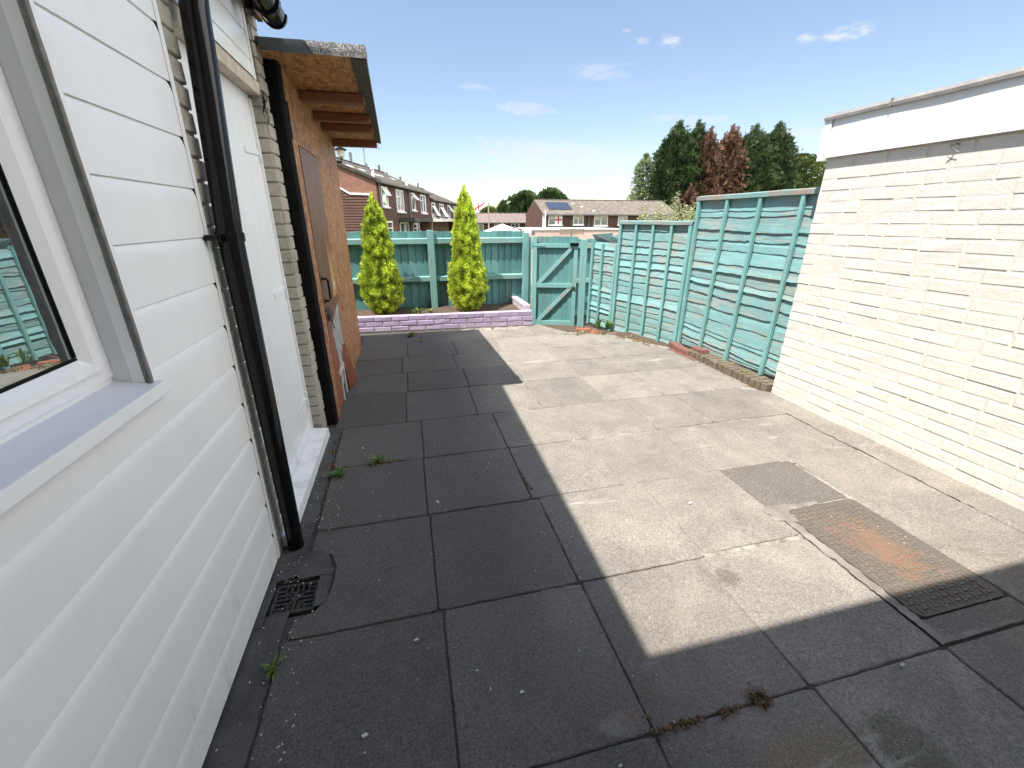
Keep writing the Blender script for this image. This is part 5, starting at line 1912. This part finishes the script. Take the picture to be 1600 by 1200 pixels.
def board_cover(parent, F, s0, s1, z0, z1, skip, pitch=.17):
    mb = MB(F)
    z = z0
    while z < z1:
        x = s0
        cuts = sorted([(a, b) for (a, b, c, d) in skip if c < z + pitch and d > z])
        for (a, b) in cuts + [(s1, s1)]:
            if a > x:
                mb.hexa([(x, -.035, z), (a, -.035, z), (a, -.001, z), (x, -.001, z), (x, -.012, z + pitch), (a, -.012, z + pitch), (a, -.001, z + pitch), (x, -.001, z + pitch)])
            x = max(x, b)
        z += pitch
    mb.build('hung_boards', M['hung'], parent)


wA = [(.75, 2.0, 2.26, 3.50), (3.9, 5.75, 2.0, 3.52)]
wB = [(7.95, 9.2, 2.16, 3.50), (11.0, 12.9, 2.0, 3.52)]
board_cover(ta, FL, 0.45, 7.2, 1.1, 3.7, wA)
board_cover(tb, FL, 7.2, 14.7, 1.1, 3.7, wB)
put_window(ta, FL, *wA[0], 1, (.80, 1.95, 2.95, 3.42, .30), proud=.06)
put_window(ta, FL, *wA[1], 2, proud=.06)
put_window(tb, FL, *wB[0], 1, (8.0, 9.15, 2.95, 3.42, .45), proud=.06)
put_window(tb, FL, *wB[1], 2, proud=.06)
wC = [(.5, 2.1, 1.62, 3.02), (4.2, 6.5, 1.5, 3.02)]
wD = [(8.7, 10.2, 1.5, 3.02), (12.4, 14.5, 1.5, 3.02)]
board_cover(tc, FL2, 0.0, 7.6, .9, 3.25, wC)
board_cover(td, FL2, 7.6, 15.4, .9, 3.25, wD)
put_window(tc, FL2, *wC[0], 1, (.6, 2.0, 1.8, 2.75, .55), proud=.06)
put_window(tc, FL2, *wC[1], 2, (4.4, 6.2, 1.7, 2.7, .6), proud=.06)
put_window(td, FL2, *wD[0], 1, (8.8, 10.1, 2.3, 2.95, .5), proud=.06)
put_window(td, FL2, *wD[1], 2, proud=.06)
# ground floor windows just over the fence
put_window(ta, FL, 1.2, 2.5, -.1, 1.35, 1, proud=.05)
put_window(ta, FL, 4.3, 6.6, -1.0, 1.25, 2, proud=.05, name='patio_door')
put_window(tb, FL, 8.0, 9.3, -.1, 1.15, 1, proud=.05)
mb = MB(FL)
for s in (.28, 7.22):
    mb.tube([(s, -.09, 3.7), (s, -.09, -2.7)], .055, 8)
mb.build('drainpipe', M['grey_far'], tb)
# gable of the nearest house: frame along -n of FL
nL = Vector((-.959, .284, 0))
FG = frame(-1.42 + nL.x * 8.4, 31 + nL.y * 8.4, -nL.x, -nL.y)   # x runs from back to front corner, y into the building
mb = MB(FG)
D = 8.4
# orange brick pier and raking band
mb.quad((D - .48, -.02, ZG), (D, -.02, ZG), (D, -.02, 3.72), (D - .48, -.02, 3.86), uv=[(0, 0), (.48, 0), (.48, 6.5), (0, 6.6)])
sl = (5.55 - 3.86) / 4.2
mb.poly([(D - .48, -.02, 2.95), (D - .48, -.02, 3.86), (D / 2, -.02, 5.42), (0, -.02, 3.75), (0, -.02, 2.95), (D / 2, -.02, 4.55), (D - 1.75, -.02, 3.10)],
        uv=[(0, 0), (0, .9), (4, 2.4), (8, .9), (8, 0), (4, 1.5), (1.3, .1)])
mb.build('gable_brick', M['brick_house'], ta, normals=False)
mb = MB(FG)
mb.hexa([(D - 1.75, -.10, 2.95), (D - .45, -.10, 2.90), (D - .45, -.03, 2.90), (D - 1.75, -.03, 2.95), (D - 1.75, -.10, 3.07), (D - .45, -.10, 3.02), (D - .45, -.03, 3.02), (D - 1.75, -.03, 3.07)])
mb.hexa([(D / 2, -.10, 4.33), (D - 1.75, -.10, 2.95), (D - 1.75, -.03, 2.95), (D / 2, -.03, 4.33), (D / 2, -.10, 4.45), (D - 1.75, -.10, 3.07), (D - 1.75, -.03, 3.07), (D / 2, -.03, 4.45)])
mb.build('raking_trim', M['white_far'], ta)
mb = MB(FG)
mb.hexa([(D / 2, -.16, 5.40), (D + .32, -.16, 3.62), (D + .32, .05, 3.62), (D / 2, .05, 5.40), (D / 2, -.16, 5.60), (D + .32, -.16, 3.80), (D + .32, .05, 3.80), (D / 2, .05, 5.60)])
mb.build('verge', M['tile_left'], ta)
mb = MB(FG)
z = ZG
while z < 4.3:
    zt_ = z + .17
    # right limit follows the raking trim
    xr_ = D - .49 if zt_ < 2.93 else D - 1.75 - (zt_ - 2.95) / .64
    if xr_ > .3:
        mb.hexa([(0, -.06, z), (xr_, -.06, z), (xr_, -.001, z), (0, -.001, z), (0, -.022, zt_), (xr_, -.022, zt_), (xr_, -.001, zt_), (0, -.001, zt_)])
    z += .17
mb.build('gable_boards', M['hung'], ta)
# roof fittings
def flue(parent, F, s, y, z, h, r=.10, cowl=False):
    mb = MB(F)
    mb.tube([(s, y, z - .2), (s, y, z + h)], r, 8)
    if cowl:
        mb.tube([(s, y, z + h * .9), (s, y, z + h)], r * 1.5, 8)
    mb.build('flue', M['grey_far'], parent)


flue(ta, FL, 7.0, 4.2, 5.55, .75, .12)
flue(tb, FL, 13.4, 4.2, 5.55, .55, .12)
flue(tb, FL, 9.6, 4.0, 5.55, .25, .12)
flue(tc, FL2, 5.2, 4.2, 5.05, .65, .12)
flue(td, FL2, 12.5, 4.2, 5.05, .55, .12)
flue(tc, FL2, .8, 4.2, 5.10, .6, .10)
mb = MB(FL)
for (s, y) in ((.9, 1.9), (2.6, 1.75), (4.3, 1.4), (5.6, 1.5), (9.0, 1.6)):
    z0 = 3.86 + sl * y + .03
    mb.hexa([(s, y, z0), (s + .8, y, z0), (s + .8, y + .3, z0 + .3 * sl), (s, y + .3, z0 + .3 * sl), (s, y, z0 + .03), (s + .8, y, z0 + .03), (s + .8, y + .3, z0 + .3 * sl + .03), (s, y + .3, z0 + .3 * sl + .03)])
mb.build('roof_light', M['white_far'], ta)
for (s, y, par) in ((1.2, .55, ta), (8.9, .5, tb)):
    mb = MB(FL)
    z0 = 3.86 + sl * y
    mb.tube([(s, y, z0 - .1), (s, y, z0 + .6)], .10, 8)
    mb.tube([(s, y, z0 + .45), (s, y, z0 + .62)], .16, 8)
    mb.build('soil_pipe', M['white_far'], par)
mb = MB(FL)
mb.tube([(9.7, 4.1, 5.5), (9.7, 4.1, 7.3)], .035, 6)
mb.tube([(8.9, 4.1, 7.2), (10.4, 4.1, 7.2)], .025, 6)
for k in range(6):
    mb.tube([(9.0 + k * .26, 3.8, 7.2), (9.0 + k * .26, 4.4, 7.2)], .018, 5)
mb.build('tv_aerial', M['grey_far'], tb)
# cowl on bracket seen past the shed
a = at(534, 250, 29.0)
cw = thing('roof_cowl', 'white vent cowl with a dark cap above the orange brick gable', 'vent', a)
mb = MB()
mb.tube([a + Vector((-.9, 0, -.05)), a + Vector((0, 0, -.10)), a + Vector((.02, 0, .15))], .07, 8)
mb.build('bracket', M['black_matt'], cw)
mb = MB()
mb.tube([a + Vector((0, 0, .12)), a + Vector((0, 0, .18)), a + Vector((0, 0, .50))], [.12, .19, .22], 14)
mb.build('body', M['lintel'], cw)
mb = MB()
mb.tube([a + Vector((0, 0, .50)), a + Vector((0, 0, .55)), a + Vector((0, 0, .68))], [.34, .33, .06], 14)
mb.build('cap', M['black_matt'], cw)
# flat roofed porches in front of the terrace
po = thing('porch', 'flat roofed porch of the brown terrace, its pale roof edge just above the fence', 'porch', FL @ Vector((14, -1.5, ZG)))
mb = MB(FL)
mb.box(9.8, 24.5, -2.2, -.06, 1.28, 1.52)
mb.build('roof', M['roof_white'], po)
mb = MB(FL)
mb.box(10.5, 19.5, -.8, -.06, ZG, 1.279)
mb.box(22.5, 24.3, -2.1, -.06, ZG, 1.279)
mb.build('wall', M['brick_dark'], po)
mb = MB(FL)
mb.box(21.9, 22.35, -2.15, -1.7, ZG, 1.279)
mb.build('pier', M['brick_dark'], po)
po2 = thing('porch_canopy', 'dark flat canopy over the patio door of the nearest brown house', 'canopy', FL @ Vector((6, -1, 1.3)))
mb = MB(FL)
mb.box(4.1, 8.6, -1.6, -.07, 1.30, 1.55)
mb.build('roof', M['felt'], po2)
mb = MB(FL)
mb.tube([(4.2, -1.5, 1.3), (4.2, -1.5, ZG)], .06, 8)
mb.tube([(8.5, -1.5, 1.3), (8.5, -1.5, ZG)], .06, 8)
mb.build('support', M['grey_far'], po2)

# ---- right terrace
FR = frame(16.7, 53.0, 1.0, -.012)
G2 = 'row of houses with lichened tile roofs'
sp = [(0, 9.0), (9.0, 18.4)]
ra, rar = dwelling('brown boarded house with a solar panel on its roof, above the garden gate', FR, 0, 9.0, 8.0, -2.76, 2.18, 3.80, M['brick_dark'], M['tile_right'], G2, over=.35)
rb, rbr = dwelling('brown boarded house half hidden by the pale shrub, right of the solar panel house', FR, 9.0, 18.4, 8.0, -2.76, 2.18, 3.80, M['brick_dark'], M['tile_right'], G2, over=.35)
wR = [(.75, 2.55, .80, 1.98), (3.95, 5.35, .84, 1.98), (6.75, 8.6, .72, 1.92)]
wR2 = [(10.0, 11.3, .8, 1.9), (13.6, 15.4, .8, 1.9), (16.2, 17.6, .8, 1.9)]
board_cover(ra, FR, .55, 9.0, .6, 2.0, wR)
board_cover(rb, FR, 9.0, 18.4, .6, 2.0, wR2)
for w in wR:
    put_window(ra, FR, *w, 2, proud=.06)
for w in wR2:
    put_window(rb, FR, *w, 2, proud=.06)
mb = MB(FR)
mb.box(1.55, 2.48, -.075, -.0605, .90, 1.92)
fw = mb.build('window_flag', M['canvas'], ra)
mb = MB(FR)
mb.box(1.95, 2.10, -.079, -.0755, .92, 1.90)
mb.box(1.57, 1.9499, -.079, -.0755, 1.33, 1.52)
mb.box(2.1001, 2.46, -.079, -.0755, 1.33, 1.52)
mb.build('red_cross', M['red_cloth'], fw)
mb = MB(FR)
s2 = (3.80 - 2.18) / 4.0
def rz_(y):
    return 2.18 + s2 * y
mb.hexa([(1.15, .9, rz_(.9) + .06), (4.15, .9, rz_(.9) + .06), (4.15, 3.0, rz_(3.0) + .06), (1.15, 3.0, rz_(3.0) + .06), (1.15, .9, rz_(.9) + .13), (4.15, .9, rz_(.9) + .13), (4.15, 3.0, rz_(3.0) + .13), (1.15, 3.0, rz_(3.0) + .13)])
so_ = mb.build('solar_panel', M['solar'], ra)
mb = MB(FR)
mb.box(.0, .30, -.03, -.001, -2.7, 2.1)
mb.build('white_corner_board', M['white_far'], ra)
mb = MB(FR)
mb.tube([(6.0, -.12, 2.1), (6.0, -.12, -2.7)], .06, 8)
mb.build('drainpipe', M['grey_far'], ra)
for s, y in ((4.7, 2.6), (5.5, 1.6), (6.7, .4)):
    mb = MB(FR)
    mb.box(s, s + .35, y, y + .3, rz_(y) + .04, rz_(y) + .22)
    mb.build('roof_vent', M['roof_white'], ra)

# ---- low house farther off to the left
FM = frame(9.2, 70.0, 1.0, -.006)
rc, rcr = dwelling('long low house with a pinkish tile roof, behind the white gazebo', FM, 0, 12.1, 8.0, -2.76, 1.12, 2.38, M['brick_dark'], M['tile_pink'], 'houses far beyond the fence', over=.35)
for w in ((1.6, 3.2, -.6, .85), (4.9, 5.9, -.6, .85), (7.6, 9.0, -.5, .85), (10.0, 11.5, -.5, .85)):
    put_window(rc, FM, *w, 2, proud=.05)

# ---- pink rendered garage row with pale roof
FP = frame(8.35, 28.0, 1.0, -.02)
pg = thing('rendered_outbuilding', 'pink rendered flat roofed outbuilding above the garden gate', 'outbuilding', FP @ Vector((3, 1, -2.76)))
mb = MB(FP)
mb.box(0, 6.0, .0, 5.0, -2.76, .7999)
mb.build('wall', M['render_pink'], pg)
mb = MB(FP)
mb.box(-.15, 6.2, -.035, 5.2, .80, .88)
mb.build('roof', M['roof_white'], pg)
mb = MB(FP)
mb.box(-.14, 6.18, -.0345, -.0005, .765, .7995)
mb.build('fascia', M['grey_far'], pg)
mb = MB()
a, b = at(876, 357, 27.4), at(911, 366, 27.4)
for k in range(7):
    z = b.z + (a.z - b.z) * k / 7
    mb.box(a.x, b.x, 27.38, 27.42, z, z + (a.z - b.z) / 7 - .015)
mb.box(a.x - .03, a.x, 27.37, 27.44, b.z, a.z)
mb.box(b.x, b.x + .03, 27.37, 27.44, b.z, a.z)
mb.box((a.x + b.x) / 2 - .03, (a.x + b.x) / 2 + .03, 27.43, 27.47, -2.7, a.z)
tag(mb.build('plank_screen', M['old_wood'], loc=((a.x + b.x) / 2, 27.4, b.z)), 'small weathered plank screen in front of the pink rendered outbuilding', 'screen')

# ---- gazebo
g0 = at(785, 349.5, 22.0)
e = at(755, 364, 22.0)
hw = (at(815, 364, 22.0).x - e.x) / 2
gz = thing('gazebo', 'white canvas gazebo top showing over the fence right of the taller conifer', 'gazebo', (g0.x, 22.0, -2.4))
mb = MB()
cs = [(g0.x - hw, 22.0 - hw, e.z), (g0.x + hw, 22.0 - hw, e.z), (g0.x + hw, 22.0 + hw, e.z), (g0.x - hw, 22.0 + hw, e.z)]
ap = (g0.x, 22.0, g0.z)
for k in range(4):
    a_, b_ = Vector(cs[k]), Vector(cs[(k + 1) % 4])
    for j in range(6):
        p0, p1 = a_.lerp(b_, j / 6), a_.lerp(b_, (j + 1) / 6)
        mb.poly([p0, p1, ap])
        mb.quad(p0, p1, p1 + Vector((0, 0, -.28 + .05 * (j % 2))), p0 + Vector((0, 0, -.28 + .05 * (j % 2))))
mb.build('canopy', M['canvas'], gz, normals=False)
for c in cs:
    mb = MB()
    mb.tube([(c[0] * .98 + g0.x * .02, c[1], c[2]), (c[0] * .98 + g0.x * .02, c[1], -2.45)], .03, 6)
    mb.build('leg', M['white_far'], gz)
# white folded parasol-like sheet near the gate
a = at(820, 362, 26)
mb = MB()
mb.prism([a + Vector((-.35, 0, -.25)), a + Vector((.40, 0, -.15)), a + Vector((.45, 0, .20)), a + Vector((.05, 0, .10))], (0, .5, .05))
mb.prism([a + Vector((-.05, .1, -.16)), a + Vector((.15, .1, -.16)), a + Vector((.15, .1, -3.7)), a + Vector((-.05, .1, -3.7))], (0, .2, 0))
tag(mb.build('garden_cover', M['canvas'], loc=tuple(a)), 'small white sheet cover behind the fence, just left of the gate post', 'cover')

# ---- poles and flag
def pole(px, py, Y, z0, r, label, mat):
    a = at(px, py, Y)
    mb = MB()
    mb.tube([(a.x, Y, z0), (a.x, Y, a.z)], [r, r * .8], 8)
    mb.tube([(a.x, Y, a.z), (a.x, Y, a.z + .02)], r * 1.3, 8)
    return tag(mb.build('pole', mat, loc=(a.x, Y, z0)), label, 'pole', 'poles beyond the fence')


pole(763, 318, 42, -2.7, .07, 'thin pole rising left of the low pink roofed house', M['pole_wood'])
pole(852.5, 327, 44, -2.7, .09, 'pale pole in front of the solar panel house corner', M['white_far'])
pole(810, 349, 50, -2.7, .04, 'thin dark pole in front of the low house', M['grey_far'])
a = at(742, 328, 48)
fp_ = thing('flagpole', 'flagpole with a white and red flag beside the taller golden conifer', 'flagpole', (a.x, 48, -2.7))
mb = MB()
mb.tube([(a.x, 48, -2.7), (a.x - .1, 48, a.z + .7)], .05, 8)
mb.build('pole', M['white_far'], fp_)
mb = MB()
mb2 = MB()
for i in range(10):
    t0, t1 = i / 10, (i + 1) / 10
    def fp(t, v):
        return (a.x + 1.15 * t, 48 + .10 * math.sin(t * 9), a.z + .35 + .75 * t - .75 * v * (1 - .25 * t) + .06 * math.sin(t * 7))
    for (v0, v1, tgt) in ((0, .38, mb), (.38, .62, mb2), (.62, 1, mb)):
        if 3 <= i < 4:
            tgt = mb2
        tgt.quad(fp(t0, v0), fp(t1, v0), fp(t1, v1), fp(t0, v1))
fl_ = mb.build('flag', M['canvas'], fp_, normals=False)
mb2.build('red_cross', M['red_cloth'], fl_, normals=False)


# ---- trees
COLM = [(0, .9), (.1, 1.0), (.3, 1.0), (.55, .97), (.72, .88), (.84, .70), (.93, .44), (1, .06)]
ROUND = [(0, .35), (.15, .75), (.35, 1.0), (.6, .98), (.8, .78), (.92, .5), (1, .12)]
GT = 'trees beyond the fence'


def tree_at(px, pytop, Y, hw_px, zb_, label, mat, seed, tab=COLM, n=5000, s=.30, cat='tree', name='conifer_tree', **kw):
    a = at(px, pytop, Y)
    e_ = at(px + hw_px, 300, Y)
    Rm = abs(e_.x - at(px, 300, Y).x)
    return bush_tree(name, label, cat, (a.x, Y, zb_), a.z - zb_, Rm, tab, n, s, [M[mat]], seed, trunk_h=.6, trunk_r=.18, group=GT, **kw)


tree_at(1062, 201, 62, 30, -2.2, 'dark green conifer at the left end of the tall clump', 'conifer', 1, inner=M['conifer'], jitter=.34, lumpf=9, tips=170, up=1.5, n=8000, s=.50)
tree_at(1092, 201, 63, 27, -2.2, 'green conifer second from the left in the tall clump', 'conifer', 2, inner=M['conifer'], jitter=.34, lumpf=9, tips=150, up=1.5, n=6500, s=.50)
tree_at(1110, 211, 61, 24, -2.2, 'dead brown conifer left of the gap in the tall clump', 'conifer_dead', 3, jitter=.4, lumpf=10, tips=120, up=1.5, n=4200, s=.46, gaps=.15, depth=.6)
tree_at(1146, 206, 61, 24, -2.2, 'dead brown conifer right of the gap in the tall clump', 'conifer_dead', 4, jitter=.4, lumpf=10, tips=150, up=1.5, n=4200, s=.46, gaps=.12, depth=.6)
tree_at(1180, 207, 62, 31, -2.2, 'dark green conifer right of the dead brown ones', 'conifer', 5, inner=M['conifer'], jitter=.34, lumpf=9, tips=150, up=1.5, n=6500, s=.50)
tree_at(1217, 203, 63, 30, -2.2, 'dark green conifer at the right end of the tall clump', 'conifer', 6, inner=M['conifer'], jitter=.34, lumpf=9, tips=170, up=1.5, n=6500, s=.50)
tree_at(1010, 238, 66, 22, -2.2, 'drooping pale green birch left of the tall conifer clump', 'birch', 7, tab=[(0, 1.0), (.3, 1.0), (.5, .85), (.62, .60), (.75, .58), (.88, .48), (.95, .28), (1, .06)], n=3600, s=.50, gaps=.22, up=-.2, droop=.7, jitter=.4, lumpf=8, name='birch_tree', w=.2, depth=.6)
tree_at(1258, 243, 70, 48, -2.2, 'rounded broadleaf tree between the conifers and the white brick wall', 'broadleaf', 8, tab=ROUND, n=6500, s=.50, jitter=.4, lumpf=8, gaps=.12, name='broadleaf_tree', w=.5, depth=.6)
tree_at(822, 302, 95, 30, -2.5, 'dark rounded tree behind the gap between the two far houses', 'far_leaf', 11, tab=ROUND, n=4500, s=.75, jitter=.35, lumpf=7, name='broadleaf_tree', w=.5, inner=M['far_leaf'])
tree_at(862, 297, 98, 28, -2.5, 'dark tree behind the left end of the solar panel roof', 'far_leaf', 12, tab=ROUND, n=4500, s=.75, jitter=.35, lumpf=7, name='broadleaf_tree', w=.5, inner=M['far_leaf'])
tree_at(786, 316, 92, 9, -2.5, 'small dark upright tree behind the low pink roof', 'far_leaf', 13, n=1500, s=.6, jitter=.3, lumpf=6, tips=0, inner=M['far_leaf'])
tree_at(765, 326, 120, 16, -2.5, 'pale distant tree behind the thin pole', 'broadleaf', 14, tab=ROUND, n=1800, s=.9, jitter=.3, lumpf=6, name='broadleaf_tree', w=.5)
tree_at(886, 318, 80, 14, -2.5, 'small green tree top against the solar panel roof ridge', 'far_leaf', 15, tab=ROUND, n=900, s=.6, jitter=.3, lumpf=6, name='broadleaf_tree', w=.5)
tree_at(1080, 298, 58, 16, -2.2, 'low brown dead conifer at the foot of the tall clump', 'conifer_dead', 16, n=2200, s=.4, jitter=.35, lumpf=7, tips=20, gaps=.1)


# pale stemmed shrub behind the fence
def shrub(label, x, y, zb_, stems, seed):
    rr = random.Random(seed)
    t_ = thing('shrub', label, 'shrub', (x, y, zb_))
    st, lf = MB(), MB()
    for (dx, dy, h) in stems:
        b0 = Vector((x + dx * .7, y + dy, zb_))
        tip = Vector((x + dx, y + dy, h))
        mid = b0.lerp(tip, .55) + Vector((rr.uniform(-.05, .05), 0, 0))
        st.tube([b0, mid, tip], [.009, .006, .003], 5)
        m = int((h - zb_) / .028)
        for k in range(m):
            t = .35 + .65 * k / m
            p = b0.lerp(tip, t)
            for q in range(2):
                a_ = rr.uniform(0, 6.28)
                lf.cur = rr.random()
                spray(lf, p, Vector((math.cos(a_), math.sin(a_), .35)), rr.uniform(.08, .15) * (1.15 - .6 * t), rr, 1, .26)
    st.build('stem', M['old_wood'], t_)
    lf.build('leaves', M['willow'], t_, normals=False)
    return t_


ST = []
rr = random.Random(33)
for (px, py) in ((1003, 322), (1012, 326), (1018, 318), (1030, 322), (1036, 315), (1042, 330), (1048, 312), (1053, 322), (1058, 306), (1063, 298), (1066, 318), (1072, 308), (1078, 320), (1085, 316), (1090, 325), (1025, 330), (998, 334), (1069, 324), (1045, 322), (1060, 316), (1083, 326), (1033, 326)):
    a = at(px, py, 8.2)
    ST.append((a.x - 4.4, rr.uniform(-.25, .25), a.z))
shrub('pale leafy shrub with upright stems rising behind the middle fence panel', 4.4, 8.2, -.2, ST, 4)
ST = []
for (px, py) in ((984, 345), (990, 352), (978, 356), (995, 348), (987, 360)):
    a = at(px, py, 7.6)
    ST.append((a.x - 3.6, rr.uniform(-.1, .1), a.z))
shrub('small pale shrub behind the top corner of the middle and broken fence panels', 3.6, 7.6, -.2, ST, 6)
ST = []
for k in range(9):
    a = at(1091 - k * 2.0, 330 + rr.uniform(-8, 12), 9.5)
    ST.append((a.x - 5.2, rr.uniform(-.2, .2), a.z))
shrub('thin tan stemmed shrub against the left edge of the tall fence panel', 5.2, 9.5, -.2, ST, 9)
